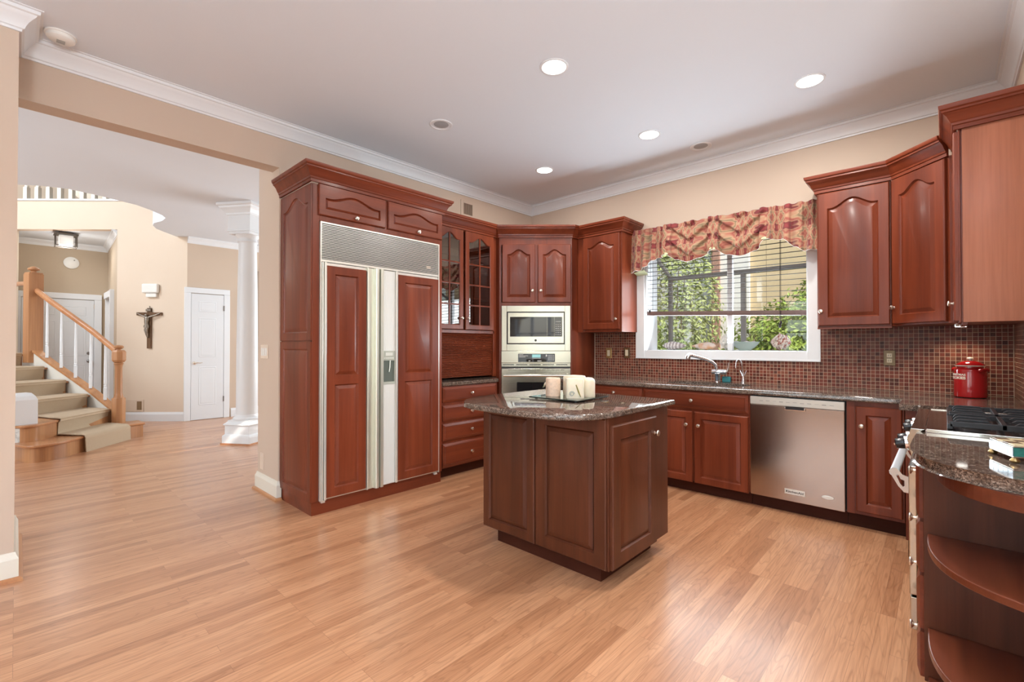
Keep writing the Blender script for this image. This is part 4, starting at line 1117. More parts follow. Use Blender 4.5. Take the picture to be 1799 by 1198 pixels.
# cookie jar
JX, JY = .122, 4.335
jar = thing('cookie_jar', 'red enamel cookie jar with white lettering on the granite near corner', 'jar', (JX, JY, .9055))
b = B(); b.lathe([(.070,0),(.080,.004),(.083,.014),(.082,.06),(.082,.17),(.079,.185),(.068,.193),(.064,.195),(.064,.206),(.060,.206)], n=48); mk('body', b, red_en, jar, smooth=40)
b = B(); b.lathe([(.069,.2065),(.073,.208),(.073,.214),(.066,.222),(.050,.233),(.028,.241),(.012,.244),(0,.244)], n=48); ld = mk('lid', b, red_en, jar, smooth=40)
b = B(); b.lathe([(.0725,.2065),(.0738,.209),(.0735,.2125),(.072,.2135)], n=48, cap=False); mk('rim_line', b, cream_en, ld, smooth=40)
b = B(); b.lathe([(.008,.2435),(.008,.249),(.016,.253),(.018,.259),(.013,.264),(0,.266)], n=24); o = mk('knob', b, cream_en, ld, smooth=40)
for s in (1, -1):
    a0 = R(-42) if s > 0 else R(138)
    ca, sa = math.cos(a0), math.sin(a0)
    b = B(); b.tube([(ca*.080-sa*q, sa*.080+ca*q, .178) if k in (0,6) else (ca*(.080+.016*math.sin(PI*k/6))-sa*q, sa*(.080+.016*math.sin(PI*k/6))+ca*q, .178+.010*math.sin(PI*k/6)) for k, q in enumerate([-.035,-.028,-.015,0,.015,.028,.035])], .008, 10); mk('handle', b, red_en, jar, smooth=50)
FA = R(-92-52)    # direction the lettering faces
def wrap(z0):
    def f(co):
        a = FA+co.x/.0832; r = .0826+co.z
        return Vector((r*math.cos(a), r*math.sin(a), z0+co.y))
    return f
text_mesh('CHRISTMAS', .0185, 'lettering', cream_en, jar, wrap(.150), bold=.0007, fit=.108)
text_mesh('COOKIES', .0235, 'lettering', cream_en, jar, wrap(.129), bold=.0009, fit=.108)

# ------------------------------------------------------------------ small wall fittings
def plate(name, label, loc, rz, w_, h_, cat, plate_m, kind):
    t = thing(name, label, cat, loc, rz, 'wall switches' if cat == 'switch' else 'power outlets')
    b = B()
    mk('cover_plate', B().box(-w_/2,w_/2,-.006,0,-h_/2,h_/2), plate_m, t, bevel=.002)
    if kind == 'rocker':
        mk('rocker', B().box(-.017,.017,-.010,-.006,-.034,.034), almond, t, bevel=.001)
        mk('bracket', B().box(-.019,.019,-.0065,-.006,-.048,-.037).box(-.019,.019,-.0065,-.006,.037,.048), brass, t)
    elif kind == 'outlet':
        for z in (-.02,.02):
            rc_ = mk('receptacle', B().box(-.016,.016,-.009,-.006,z-.016,z+.016), almond, t, bevel=.002)
            mk('slot', B().box(-.007,-.005,-.0093,-.009,z-.006,z+.006).box(.005,.007,-.0093,-.009,z-.006,z+.006), black_m, rc_)
    elif kind == 'triple':
        for x in (-.046,0,.046): mk('rocker', B().box(x-.016,x+.016,-.009,-.006,-.033,.033), white_m, t, bevel=.002)
    return t
yt = YB-.0105
dark_pl = plain('dark_bronze_plate', (.16,.11,.06), .35, .6, var=.2)
plate('light_switch', 'almond rocker switch in brass plate on tile nearest oven tower', (-2.783, yt, 1.163), 0, .072, .118, 'switch', brass, 'rocker')
plate('light_switch', 'almond rocker switch in dark open plate on tile beside window trim', (-2.556, yt, 1.168), 0, .072, .118, 'switch', dark_pl, 'rocker')
plate('power_outlet', 'almond duplex outlet in dark plate on tile left of cookie jar', (-.312, yt, 1.153), 0, .072, .118, 'outlet', dark_pl, 'outlet')
plate('light_switch', 'cream triple rocker switch plate on the end of wall by refrigerator', (-4.255, 1.4545, 1.195), 0, .165, .118, 'switch', plain('cream_plate', (.78,.66,.54), .4), 'triple')
plate('power_outlet', 'cream blank outlet plate low on the end of wall by refrigerator', (-4.300, 1.4545, .255), 0, .075, .14, 'outlet', plain('cream_plate_low', (.74,.61,.50), .4), 'none')
vt = thing('air_vent', 'beige wall air vent register high above the glass-door hutch', 'vent', (XA, 3.54, 2.79), R(90))
mk('frame', B().box(-.155,-.115,-.008,0,-.085,.095).box(.02,.155,-.006,0,-.085,.095).box(-.115,.02,-.008,0,.065,.095).box(-.115,.02,-.008,0,-.085,-.06), wall_m, vt, bevel=.002)
b = B()
for i in range(11): b.box(-.113+i*.012,-.106+i*.012,-.006,-.001,-.06,.065)
mk('louvres', b, plain('brown_vent_fins', (.30,.21,.15), .6), vt)
mk('duct', B().box(-.115,.02,-.001,-.0002,-.06,.065), plain('duct_dark', (.10,.07,.05), .8), vt)

# added bowl uplight, unseen behind the camera, to brighten ceiling and upper cabinets
pn = thing('added_uplight_bowl', 'added white bowl uplight, unseen behind the camera, brightening the ceiling', 'lamp', (1.1, -.9, 0))
mk('bowl', B().lathe([(0,1.90),(.12,1.905),(.24,1.95),(.30,2.02),(.29,2.02),(.23,1.965),(.11,1.925),(0,1.92)], n=36, cap=False), white_m, pn, smooth=40)
b = B(); b.tube([(0,0,1.91),(0,0,3.04)], .008, 8); b.lathe([(.05,3.02),(.06,3.045)], n=20); mk('stem', b, nickel, pn)
upl = bpy.data.lights.new('added_uplight', 'AREA'); upl.shape = 'DISK'; upl.size = .45; upl.energy = 310; upl.color = (.80,.91,1)
uplo = bpy.data.objects.new('added_uplight', upl); COL.objects.link(uplo); uplo.location = (1.1, -.9, 2.03); uplo.rotation_euler = (R(180),0,0)

def downlight(label, x, y, lit, power=11):
    t = thing('recessed_light', label, 'ceiling light', (x, y, ZC), 0, 'recessed ceiling lights')
    b = B(); b.lathe([(.078,0),(.092,0),(.092,-.004),(.086,-.007),(.078,-.006)], n=40, cap=False); b.lathe([(.078,-.006),(.078,0)], n=40, cap=False)
    mk('trim_ring', b, trim_m, t, smooth=40)
    if lit:
        mk('lens', B().lathe([(.078,-.0005),(.078,-.005),(.05,-.007),(0,-.008)], n=40), bulb_m, t, smooth=40)
        l = bpy.data.lights.new('lamp_glow', 'AREA'); l.shape = 'DISK'; l.size = .15; l.energy = power; l.color = (1,.96,.90)
        o = bpy.data.objects.new('lamp_glow', l); COL.objects.link(o); o.location = (x, y, ZC-.012)
    else:
        b = B(); b.lathe([(.078,-.003),(.062,-.0008),(.060,-.0005)], n=40, cap=False); mk('baffle', b, trim_m, t, smooth=40)
        b = B(); b.lathe([(.060,-.0006),(.045,-.004),(.02,-.010),(0,-.011)], n=32); mk('eyeball', b, plain('dim_lamp', (.36,.36,.37), .5), t, smooth=40)
    return t
downlight('lit recessed light nearest the camera at top centre', -1.833, 2.36, True)
downlight('lit recessed light at right in front of wall cabinets', -.66, 3.67, True, 19)
downlight('lit recessed light in middle of ceiling beyond nearest one', -1.833, 3.68, True)
downlight('lit recessed light farthest away towards the oven tower corner', -2.99, 3.69, True)
downlight('lit recessed light overhead between the island and right counter, above frame', -.66, 2.36, True, 30)
downlight('unlit recessed light on left side of ceiling over refrigerator', -2.99, 2.355, False)
downlight('unlit recessed light close to crown moulding above window', -1.60, 4.21, False)
sm = thing('smoke_detector', 'round white smoke detector on ceiling in the top left corner', 'smoke detector', (-3.735, .165, ZC))
mk('base', B().lathe([(.070,0),(.070,-.008),(.066,-.010)], n=36), white_m, sm, smooth=40)
mk('cover', B().lathe([(.063,-.010),(.062,-.026),(.052,-.036),(.02,-.040),(0,-.040)], n=36), white_m, sm, smooth=40)
b = B()
for i in range(4): b.box(-.02+i*.011,-.014+i*.011,-.018,.018,-.0415,-.0395)
mk('vent_slots', b, plain('grey_slots', (.4,.4,.38), .6), sm)

# ------------------------------------------------------------------ foyer
FW0, FW1 = Vector((-9.17,1.93)), Vector((-10.0,1.134))       # wall with the crucifix
fdir = (FW1-FW0).normalized(); fn = Vector((.6826,-.7308))     # towards camera
FWL = Vector((-11.45,-.255))
def wallseg(b, p, q, z0, z1, th=.12):
    p, q = Vector(p), Vector(q); d = (q-p).normalized(); n = Vector((d.y,-d.x))
    b.prism([p, q, q+n*th, p+n*th], z0, z1)
ZF = 3.05
b = B(); wallseg(b, FW0, FW1, 0, 3.64)
wallseg(b, FW1, FWL, 3.17, 3.64)
struct('wall_foyer', b, cream_m)
b = B()
wallseg(b, (-9.17,2.72), (-9.17,1.93), 0, ZF, .12)
wallseg(b, (-9.17,6.0), (-9.17,2.72), 0, ZF, .12)
struct('wall_closet', b, plain('beige_foyer_paint', (.62,.49,.38), .75, var=.012))
b = B(); wallseg(b, FW1+Vector((-.001,0)), (-12.0,1.22), 0, 3.17, .1)
wallseg(b, (-12.0,1.22), (-12.0,-.3), 0, 3.17, .1); wallseg(b, (-12.0,.02), (-11.3,.02), 0, 3.17, .1)
struct('wall_vestibule', b, tan_m)
b = B(); b.prism([(-12.05,1.25),(FW1.x-.02,FW1.y+.0),(FWL.x,FWL.y),(-12.05,-.3)][::-1], 3.171, 3.25); struct('ceiling_vestibule', b, ceil_m)
b = B(); b.sweep([(-12.0,-.3),(-12.0,1.22),(FW1.x-.03,FW1.y+.012)], [(o*.9, d*.9) for o, d in CROWN], 3.17); struct('trim_6', b, trim_m)
# ceiling of the ground floor rooms, cut in a curve at the two-storey foyer
cc = [(-4.405,-3.8),(-4.405,5.95),(-9.17,5.95),(-9.17,1.95),(-9.28,1.80),(-9.05,1.60),(-8.89,1.47),(-8.68,1.39),(-8.50,1.372),(-8.26,1.43),(-8.04,1.432),(-7.90,1.37),(-7.71,1.21),(-7.56,1.04),(-7.43,.70),(-7.36,.40),(-7.44,.17),(-7.585,0),(-7.9,-.6),(-8.1,-3.8)]
b = B(); b.prism(cc, ZF, ZF+.30); struct('ceiling_foyer', b, ceil_m)
b = B(); b.box(-4.101, -4.08, -.2, 1.455, ZF, ZF+.3); struct('trim_7', b, ceil_m)
b = B(); b.box(-13, -4.4, 5.9, 6.0, 0, 6.1); b.box(-13, -4.4, -3.9, -3.8, 0, 6.1); b.box(-13.0,-12.9,-3.8,5.9,0,6.1); b.box(-4.5,-4.40,-3.8,5.9,ZF+.31,6.1); struct('wall_outer', b, cream_m)
b = B(); wallseg(b, (-11.6,4.6), (-15.0,1.2), 3.4, 6.0); wallseg(b, (-12.95,1.6),(-12.95,-3.8), 3.4, 6.0, .05); struct('wall_upstairs', b, plain('olive_tan_paint', (.33,.28,.19), .75, var=.012))
b = B(); b.box(-13, -4.4, -3.9, 6.0, 6.0, 6.1); struct('ceiling_upstairs', b, ceil_m)
bk_ = Vector((-.6826,.7308))*.14
b = B(); b.prism([(FW0.x+bk_.x,FW0.y+bk_.y),(-12.9,2.2),(-12.9,-.3),(FWL.x+bk_.x,FWL.y+bk_.y)], 3.50, 3.60); struct('floor_upstairs', b, plain('landing_carpet', (.45,.38,.28), .9))
FB = [(o, z*1.0) for o, z in BASE]
b = B(); b.sweep([FW1, FW0, (-9.17, 1.95)], BASE, 0); b.sweep([(-9.17,2.58),(-9.17,3.4)], BASE, 0); struct('baseboard_foyer', b, trim_m)
b = B(); b.sweep([(-9.17,1.93),(-9.17,5.9)], [(o*.9,d*.9) for o, d in CROWN], ZF); struct('trim_8', b, trim_m)
# darker inlay border beside the column
b = B(); b.prism([(-6.02,2.06),(-5.0,2.75),(-5.6,3.6),(-6.7,2.9)], .0005, .003); struct('floor_inlay', b, plain('dark_oak_inlay', (.33,.155,.065), .3, var=.1, coat=.4))
b = B()
def strip(p, q, w_):
    p, q = Vector(p), Vector(q); d = (q-p).normalized(); n = Vector((-d.y,d.x))*w_
    b.prism([p, q, q+n, p+n], .0005, .0036)
strip((-6.05,2.03),(-5.0,2.73),-.06); strip((-6.75,2.92),(-6.05,2.03),.06)
struct('floor_inlay_border', b, plain('light_maple_inlay', (.62,.40,.22), .3, var=.05, coat=.4))

def six_panel(parent, w_, h_, mat, cols=2):
    b = B()
    rs = [outline(0,w_,.006,h_,0,0,0), outline(0,w_,.006,h_,0,0,-.03), ]
    b.box(0,w_,-.030,.0,.006,h_)
    o = mk('leaf', b, mat, parent, bevel=.002)
    st = .11; gap = .09
    pw = (w_-2*st-(cols-1)*gap)/cols
    for c in range(cols):
        x0 = st+c*(pw+gap)
        for z0, z1 in ((.24,.86),(1.02,1.66),(1.76,1.93)):
            b = B(); k = h_/2.05
            rs = [outline(x0,x0+pw,z0*k,z1*k,i,0,y) for i, y in ((0,-.030),(.006,-.0345),(.012,-.0345),(.018,-.031),(.036,-.0355),(.040,-.0355))]
            b.rings(rs); mk('raised_panel', b, mat, o, smooth=20)
    return o
# closet door
d1 = bpy.data.objects.new('door_1', None); COL.objects.link(d1); d1['kind'] = 'structure'; d1.location = (-9.17, 1.983, 0); d1.rotation_euler = (0,0,R(90))
six_panel(d1, .475, 2.115, door_m, 1)
mk('casing', B().box(-.095,-.004,-.035,0,0,2.125).box(.479,.570,-.035,0,0,2.125).box(-.095,.570,-.035,0,2.125,2.215), trim_m, d1, bevel=.006)
b = B(); b.lathe([(.026,0),(.026,.008),(.012,.012),(.010,.035)], n=20, M=Matrix.Translation((.05,-.03,.955)) @ Matrix.Rotation(R(90),4,'X')); b.tube([(.05,-.065,.955),(.08,-.068,.962),(.12,-.068,.954),(.155,-.066,.962)], [.010,.009,.007,.005], 10)
mk('lever_handle', b, nickel, d1, smooth=50)
for z in (.33, 1.89): mk('hinge', B().box(.470,.484,-.040,-.030,z-.045,z+.045), plain('dark_hinge_metal', (.18,.17,.16), .4, .8), d1)
# front door in the vestibule
d2 = bpy.data.objects.new('door_2', None); COL.objects.link(d2); d2['kind'] = 'structure'; d2.location = (-12.0, .06, 0); d2.rotation_euler = (0,0,R(90))
six_panel(d2, .96, 2.11, door_m, 2)
mk('casing', B().box(-.10,-.004,-.04,0,0,2.12).box(.964,1.075,-.04,0,0,2.12).box(-.10,1.075,-.04,0,2.12,2.225), trim_m, d2, bevel=.006)
b = B(); b.lathe([(.03,0),(.03,.008),(.012,.012),(.012,.04),(.028,.05),(.030,.065),(.015,.078),(0,.08)], n=20, M=Matrix.Translation((.89,-.03,.95)) @ Matrix.Rotation(R(90),4,'X')); mk('door_knob', b, plain('pewter', (.22,.21,.20), .35, .9), d2, smooth=50)
b = B(); b.lathe([(.03,0),(.03,.012),(0,.016)], n=20, M=Matrix.Translation((.89,-.03,1.10)) @ Matrix.Rotation(R(90),4,'X')); mk('deadbolt', b, plain('pewter_bolt', (.22,.21,.20), .35, .9), d2, smooth=50)
mk('hinge', B().box(.955,.968,-.042,-.032,1.95,2.04), nickel, d2)
# side door casing seen edge-on
b = B(); b.box(-11.55,-11.45,1.14,1.19,0,2.22); b.box(-10.62,-10.52,1.10,1.16,0,2.22); b.box(-11.45,-10.62,1.11,1.175,2.11,2.22); struct('trim_9', b, trim_m)

# ceiling light, plaque
cl = thing('ceiling_light', 'square glass and bronze ceiling light in the entry vestibule', 'ceiling light', (-10.95, .57, 3.169), R(0))
brz = plain('oil_bronze', (.16,.14,.12), .4, .8)
mk('canopy', B().box(-.09,.09,-.09,.09,-.03,0), brz, cl, bevel=.003)
b = B(); b.box(-.15,.15,-.15,.15,-.045,-.03)
for sx in (-1,1):
    for sy in (-1,1): b.box(sx*.13-.008,sx*.13+.008,sy*.13-.008,sy*.13+.008,-.24,-.03)
b.box(-.14,.14,-.138,-.124,-.24,-.228); b.box(-.14,.14,.124,.138,-.24,-.228); b.box(-.138,-.124,-.14,.14,-.24,-.228); b.box(.124,.138,-.14,.14,-.24,-.228)
mk('cage', b, brz, cl)
vl = bpy.data.lights.new('vestibule_glow', 'POINT'); vl.energy = 14; vl.shadow_soft_size = .1; vl.color = (1,.97,.92)
vlo = bpy.data.objects.new('vestibule_glow', vl); COL.objects.link(vlo); vlo.location = (-10.95,.57,2.86)
mk('glass_shade', B().box(-.09,.09,-.09,.09,-.215,-.05), emit('frosted_lit_glass', (.85,.83,.78), .35), cl, bevel=.01)
pq = thing('wall_plaque', 'round white plaque on vestibule wall above the front door', 'plaque', (-11.995, .70, 2.80), R(90))
mk('disc', B().lathe([(.11,0),(.11,.02),(.10,.028),(0,.03)], n=36, M=Matrix.Rotation(R(90),4,'X')), white_m, pq, smooth=40)
mk('dot', B().lathe([(.012,.0301),(.012,.032),(0,.032)], (.04,.05,0), 12, M=Matrix.Rotation(R(90),4,'X')), plain('grey_dot', (.35,.34,.32), .5), pq)

# crucifix, chime and floor register on the angled wall
def on_fw(s): return FW0+fdir*s
fa_ = math.atan2(.6826,.7308)+0
fa_ = math.atan2(-fdir.y,-fdir.x)
def fw_at(px):   # helper: distance along the wall for a horizontal bearing
    u = (px-899.5)/814.0; d = Vector((-.6826+u*.7308, .7308+u*.6826))
    # solve d*t = FW0 + fdir*s
    det = d.x*(-fdir.y)-d.y*(-fdir.x); t = (FW0.x*(-fdir.y)-FW0.y*(-fdir.x))/det
    p = d*t; return p
pc = fw_at(263.5); cn = Vector((-fdir.y, fdir.x)); cn = cn if cn.dot(-pc) > 0 else -cn
cx_ = thing('crucifix', 'dark wood crucifix with metal figure hanging on the cream foyer wall', 'crucifix', (pc.x+cn.x*.002, pc.y+cn.y*.002, 1.20), fa_)
wd = wood('walnut_cross', (.10,.05,.025), (.15,.08,.04), (.22,.12,.065), rough=.4)
b = B(); b.box(-.032,.032,-.028,0,0,.665); b.box(-.032,.032,-.028,0,.60,.665); mk('upright', b, wd, cx_, bevel=.003)
b = B(); b.box(-.205,-.033,-.028,0,.545,.595); b.box(.033,.205,-.028,0,.545,.595); mk('crossbar', b, wd, cx_, bevel=.003)
pew = plain('antique_pewter', (.30,.27,.23), .35, .9, var=.25, vscale=60)
b = B()
b.tube([(-.185,-.035,.578),(-.11,-.045,.545),(-.05,-.050,.520),(-.025,-.052,.505)], [.008,.011,.014,.016], 8)
b.tube([(.185,-.035,.578),(.11,-.045,.545),(.035,-.050,.520),(.005,-.052,.505)], [.008,.011,.014,.016], 8)
b.tube([(-.012,-.050,.520),(-.014,-.052,.48),(-.022,-.052,.43),(-.018,-.050,.39),(-.012,-.052,.36)], [.026,.036,.028,.026,.030], 12)
b.tube([(-.020,-.052,.37),(-.030,-.062,.30),(-.018,-.052,.23),(-.008,-.045,.185)], [.022,.019,.014,.010], 8)
b.tube([(.000,-.052,.37),(-.008,-.064,.30),(-.004,-.052,.23),(-.004,-.045,.18)], [.022,.019,.014,.010], 8)
b.lathe([(.001,-.026),(.015,-.018),(.020,0),(.016,.016),(.001,.024)], (-.022,-.062,.545), 12)
mk('figure', b, pew, cx_, smooth=50)
b = B(); b.tube([(-.015,-.058,.385),(-.015,-.058,.345)], [.036,.040], 10); mk('loincloth', b, pew, cx_, smooth=50)
b = B(); b.box(-.05,.03,-.034,-.028,.612,.650); mk('scroll', b, pew, cx_, bevel=.003)
b = B(); b.tube([(0,-.012,.665),(0,-.012,.70)], .005, 8); mk('hook', b, pew, cx_)
ch = thing('door_chime', 'white door chime box high on the cream foyer wall above crucifix', 'chime', (fw_at(266).x+cn.x*.002, fw_at(266).y+cn.y*.002, 2.10), fa_)
mk('cover', B().box(-.13,.13,-.06,0,.012,.165), white_m, ch, bevel=.02)
mk('tube_box', B().box(-.07,.10,-.04,0,-.055,.008), white_m, ch, bevel=.006)
rg_ = thing('wall_register', 'cream wall register low on the foyer wall right of newel post', 'vent', (fw_at(239.5).x+cn.x*.001, fw_at(239.5).y+cn.y*.001, .155), fa_)
mk('frame', B().box(-.15,.02,-.006,0,0,.20).box(.10,.13,-.008,0,0,.20).box(.02,.10,-.008,0,0,.03).box(.02,.10,-.008,0,.17,.20), plain('cream_register', (.70,.58,.46), .5), rg_, bevel=.002)
b = B()
for i in range(6): b.box(.024+i*.013,.031+i*.013,-.006,-.001,.03,.17)
mk('louvres', b, plain('brown_register_fins', (.36,.24,.13), .6), rg_)
mk('duct', B().box(.02,.10,-.001,-.0003,.03,.17), plain('register_dark', (.12,.08,.05), .8), rg_)

# column
co = thing('column', 'white round column on square plinth in the foyer opening', 'column', (-6.62, 2.05, 0), R(33))
b = B(); b.box(-.195,.195,-.195,.195,0,.10); mk('plinth', b, trim_m, co, bevel=.004)
mk('shoe_moulding', B().box(-.208,.208,-.208,-.195,0,.018).box(-.208,.208,.195,.208,0,.018).box(-.208,-.195,-.195,.195,0,.018).box(.195,.208,-.195,.195,0,.018), oak_h, co)
def sqr(h, z): return [(-h,-h,z),(h,-h,z),(h,h,z),(-h,h,z)]
b = B(); b.rings([sqr(.192,.10),sqr(.192,.108),sqr(.178,.122),sqr(.172,.128),sqr(.172,.235),sqr(.186,.242),sqr(.186,.252),sqr(.150,.285),sqr(.150,.30)]); mk('pedestal', b, trim_m, co)
b = B(); b.lathe([(.155,.30),(.160,.312),(.155,.326),(.140,.335),(.136,.350),(.126,.365)], n=48); mk('base_moulding', b, trim_m, co, smooth=40)
b = B(); b.lathe([(.124,.365),(.122,1.2),(.114,2.0),(.104,2.56),(.110,2.575),(.118,2.585),(.110,2.60),(.108,2.63)], n=48); mk('shaft', b, trim_m, co, smooth=30)
b = B(); b.lathe([(.110,2.63),(.130,2.655),(.140,2.67)], n=48); b.box(-.150,.150,-.150,.150,2.67,2.70); mk('capital', b, trim_m, co, smooth=30)
b = B(); b.rings([sqr(.168,2.70),sqr(.168,2.715),sqr(.160,2.72),sqr(.160,2.90),sqr(.172,2.91),sqr(.176,2.93),sqr(.205,2.97),sqr(.225,2.99),sqr(.232,3.01),sqr(.250,3.02),sqr(.250,3.049)]); mk('entablature', b, trim_m, co)

# roman shade in the dining room, seen behind the column
sh = thing('roman_shade', 'taupe window shade on dining room wall just right of column', 'shade', (-9.165, 3.10, 0), R(90))
mk('shade_cloth', B().box(-.35,.55,-.03,0,.99,2.60), plain('taupe_shade', (.36,.28,.22), .8), sh)
mk('hem_bar', B().box(-.35,.55,-.04,0,.955,.99), plain('taupe_hem', (.26,.20,.16), .8), sh)

# ------------------------------------------------------------------ stairs
RH = .187
Rr = [(-8.00,1.040),(-8.34,.893),(-8.72,.710),(-9.05,.513),(-9.38,.310),(-9.79,.095)]
Lc = [(-7.385,.543),(-7.63,.350),(-8.20,.120),(-8.62,-.10),(-9.0,-.35),(-9.4,-.6)]
Lend = [(-7.05,.10),(-7.34,.0),(-7.75,-.25),(-8.3,-.5),(-8.7,-.75),(-9.1,-1.0)]
st = thing('staircase', 'curving oak staircase rising to the left in the foyer', 'staircase', (0,0,0))
def off(p, q, d):
    p, q = Vector(p), Vector(q); e = (q-p).normalized(); return e*d
tread1 = [(-8.07,1.225),(-8.00,1.05),(-7.385,.543),(-7.20,.415),(-7.09,.30),(-7.045,.20),(-7.07,.11),(-7.17,.04),(-7.45,-.05),(-7.75,.15),(-8.35,.95),(-8.40,1.20)]
riser1 = inset(tread1[::-1], .03)[::-1]
riser1 = inset(tread1, -.03) if False else [(p[0]+(-.03 if True else 0)*.68, p[1]-.0) for p in tread1]
def catmull(P, n=5):
    P = [Vector(p) for p in P]; out = []
    for i in range(len(P)-1):
        p0, p1, p2, p3 = P[max(0,i-1)], P[i], P[i+1], P[min(len(P)-1,i+2)]
        for k in range(n):
            t = k/n; out.append(.5*((2*p1)+(p2-p0)*t+(2*p0-5*p1+4*p2-p3)*t*t+(3*p1-p0-3*p2+p3)*t**3))
    out.append(P[-1]); return out
tread1 = [Vector(p) for p in tread1[:2]]+catmull(tread1[2:9])+[Vector(p) for p in tread1[9:]]
polys = [tread1,
         [Vector((-8.42,.99)),Vector((-8.34,.893))]+catmull([(-7.63,.350),(-7.42,.215),(-7.33,.13),(-7.34,.04),(-7.45,-.03)])+[Vector(p) for p in ((-7.9,-.15),(-8.3,.1),(-8.75,.75),(-8.62,.95))]]
for k in range(2, 6):
    nx = min(k+1, 5)
    r0, l0, e0 = Vector(Rr[k]), Vector(Lc[k]), Vector(Lend[k])
    r1, e1 = (Vector(Rr[k+1]), Vector(Lend[k+1])) if k < 5 else (r0+Vector((-.8,-.3)), e0+Vector((-.8,-.4)))
    polys.append([r0, l0, e0, e1, r1])
for k, pg in enumerate(polys):
    z = RH*(k+1); b = B(); pl_ = [Vector(p) for p in pg]
    c0 = sum((p for p in pl_), Vector((0,0)))/len(pl_)
    b.prism(pl_, z-.028, z); mk('tread', b, oak_h, st, bevel=.008)
    b = B(); b.prism([p+(c0-p)*(.035/max(.2,(c0-p).length)) for p in pl_], max(0, z-RH), z-.028); mk('riser', b, oak, st, smooth=35)
mk('side_panel', B().prism([(-7.35,-.08),(-7.50,.07),(-7.62,-.02),(-7.5,-.15)], .0, .36) if False else B().prism([(-7.62,-.03),(-7.40,.040),(-7.50,-.20),(-7.7,-.22)], 0, .34), marble, st)
# curb wall under the balustrade
curb = [(-8.10,1.12)]+[(p[0]-.05,p[1]+.055) for p in Rr[1:]]
def path_at(path, f):
    P = [Vector(p) for p in path]; Ls = [(q-p).length for p, q in zip(P, P[1:])]; tot = sum(Ls); d = f*tot
    for i, l in enumerate(Ls):
        if d <= l or i == len(Ls)-1: return P[i]+(P[i+1]-P[i])*(d/l)
        d -= l
curb = [(-8.25,.985)]+[(-8.36,.925),(-8.74,.742),(-9.07,.545),(-9.40,.342),(-9.72,.170)]
NB = 16; cz0, cz1 = .30, 1.19
rs = []; caps = []
for i in range(NB+1):
    f = i/NB; p = path_at(curb, f); q = path_at(curb, min(1, f+.02)); p_ = path_at(curb, max(0, f-.02)); d = (q-p_).normalized(); n = Vector((-d.y, d.x))
    z = cz0+(cz1-cz0)*f
    a, c = p-n*.035, p+n*.035
    rs.append([(a.x,a.y,0),(c.x,c.y,0),(c.x,c.y,z),(a.x,a.y,z)])
    a, c = p-n*.055, p+n*.055
    caps.append([(a.x,a.y,z),(c.x,c.y,z),(c.x,c.y,z+.035),(a.x,a.y,z+.035)])
b = B(); b.rings(rs); mk('curb_wall', b, plain('pale_curb_paint', (.72,.69,.62), .6), st)
b = B(); b.rings(caps); mk('curb_cap', b, oak, st, bevel=.005)
# carpet runner
b = B(); th = .012
def inner(p, q, f): p, q = Vector(p), Vector(q); return p+(q-p)*f
prof = []
for k in range(6):
    z = RH*(k+1); r, l = Vector(Rr[k]), Vector(Lc[k])
    rr = r+(l-r)*.06
    d = (l-r).normalized(); nn = Vector((d.y,-d.x)); nn = nn if nn.dot(Vector((1,.6))) > 0 else -nn     # out towards the foot of the stair
    z_lo = RH*k+(.0 if k == 0 else th)
    prof.append((l+nn*(.030 if k == 0 else -.012), rr+nn*(.045 if k == 0 else -.012), z_lo)); prof.append((l+nn*(.020 if k == 0 else 0), rr+nn*(.040 if k == 0 else 0), z-.040)); prof.append((l+nn*(.024 if k == 0 else .018), rr+nn*(.042 if k == 0 else .018), z-.018)); prof.append((l+nn*.012, rr+nn*.012, z+th*.6)); prof.append((l-nn*.01, rr-nn*.01, z+th))
rs = []
for i, (l, r, z) in enumerate(prof):
    j = max(0, i-1); k = min(len(prof)-1, i+1)
    t3 = Vector((prof[k][0].x-prof[j][0].x, prof[k][0].y-prof[j][0].y, prof[k][2]-prof[j][2])).normalized()
    d = (r-l).normalized(); w3 = Vector((d.x,d.y,0)); nv = w3.cross(t3); nv.normalize()
    if nv.z < -.05 or nv.dot(Vector((1,.6,0))) < -.05: nv = -nv
    l3 = Vector((l.x,l.y,z)); r3 = Vector((r.x,r.y,z)); rs.append([l3, r3, r3+nv*.010, l3+nv*.010])
b.rings(rs); tag(mk('stair_runner', b, carpet, smooth=50), 'taupe carpet runner laid down the curving foyer stairs', 'carpet')
# balustrade
bal = thing('stair_balustrade', 'oak handrail with white spindles and two newel posts on the foyer stairs', 'railing', (0,0,0))
nw = Vector((-8.245,.960))
b = B(); h = .062
def oct(c, r, z, n=8): return [(c.x+r*math.cos(2*PI*(i+.5)/n), c.y+r*math.sin(2*PI*(i+.5)/n), z) for i in range(n)]
b.rings([oct(nw,r,z) for r, z in ((.078,.19),(.078,.52),(.074,.535))])
b.lathe([(.060,.535),(.048,.56),(.042,.60),(.040,.95),(.046,.99),(.058,1.00),(.042,1.02)], (nw.x,nw.y,0), 24)
b.rings([oct(nw,r,z) for r, z in ((.060,1.02),(.080,1.05),(.080,1.16),(.062,1.185))])
b.lathe([(.030,1.185),(.030,1.20),(.052,1.215),(.055,1.235),(.040,1.25),(0,1.255)], (nw.x,nw.y,0), 24)
mk('newel_post', b, oak, bal, smooth=30)
nu = Vector((-9.72,.170)); b = B()
Mn = Matrix.Translation((nu.x,nu.y,0)) @ Matrix.Rotation(R(20),4,'Z')
b.box(-.082,.082,-.082,.082,1.0,2.29,Mn); b.box(-.075,.075,-.075,.075,2.29,2.31,Mn); b.lathe([(.03,2.31),(.03,2.335),(.065,2.35),(.065,2.37),(.045,2.385),(.02,2.40),(0,2.40)], (nu.x,nu.y,0), 20)
mk('newel_post', b, oak, bal, bevel=.004)
rs = []; hp = []
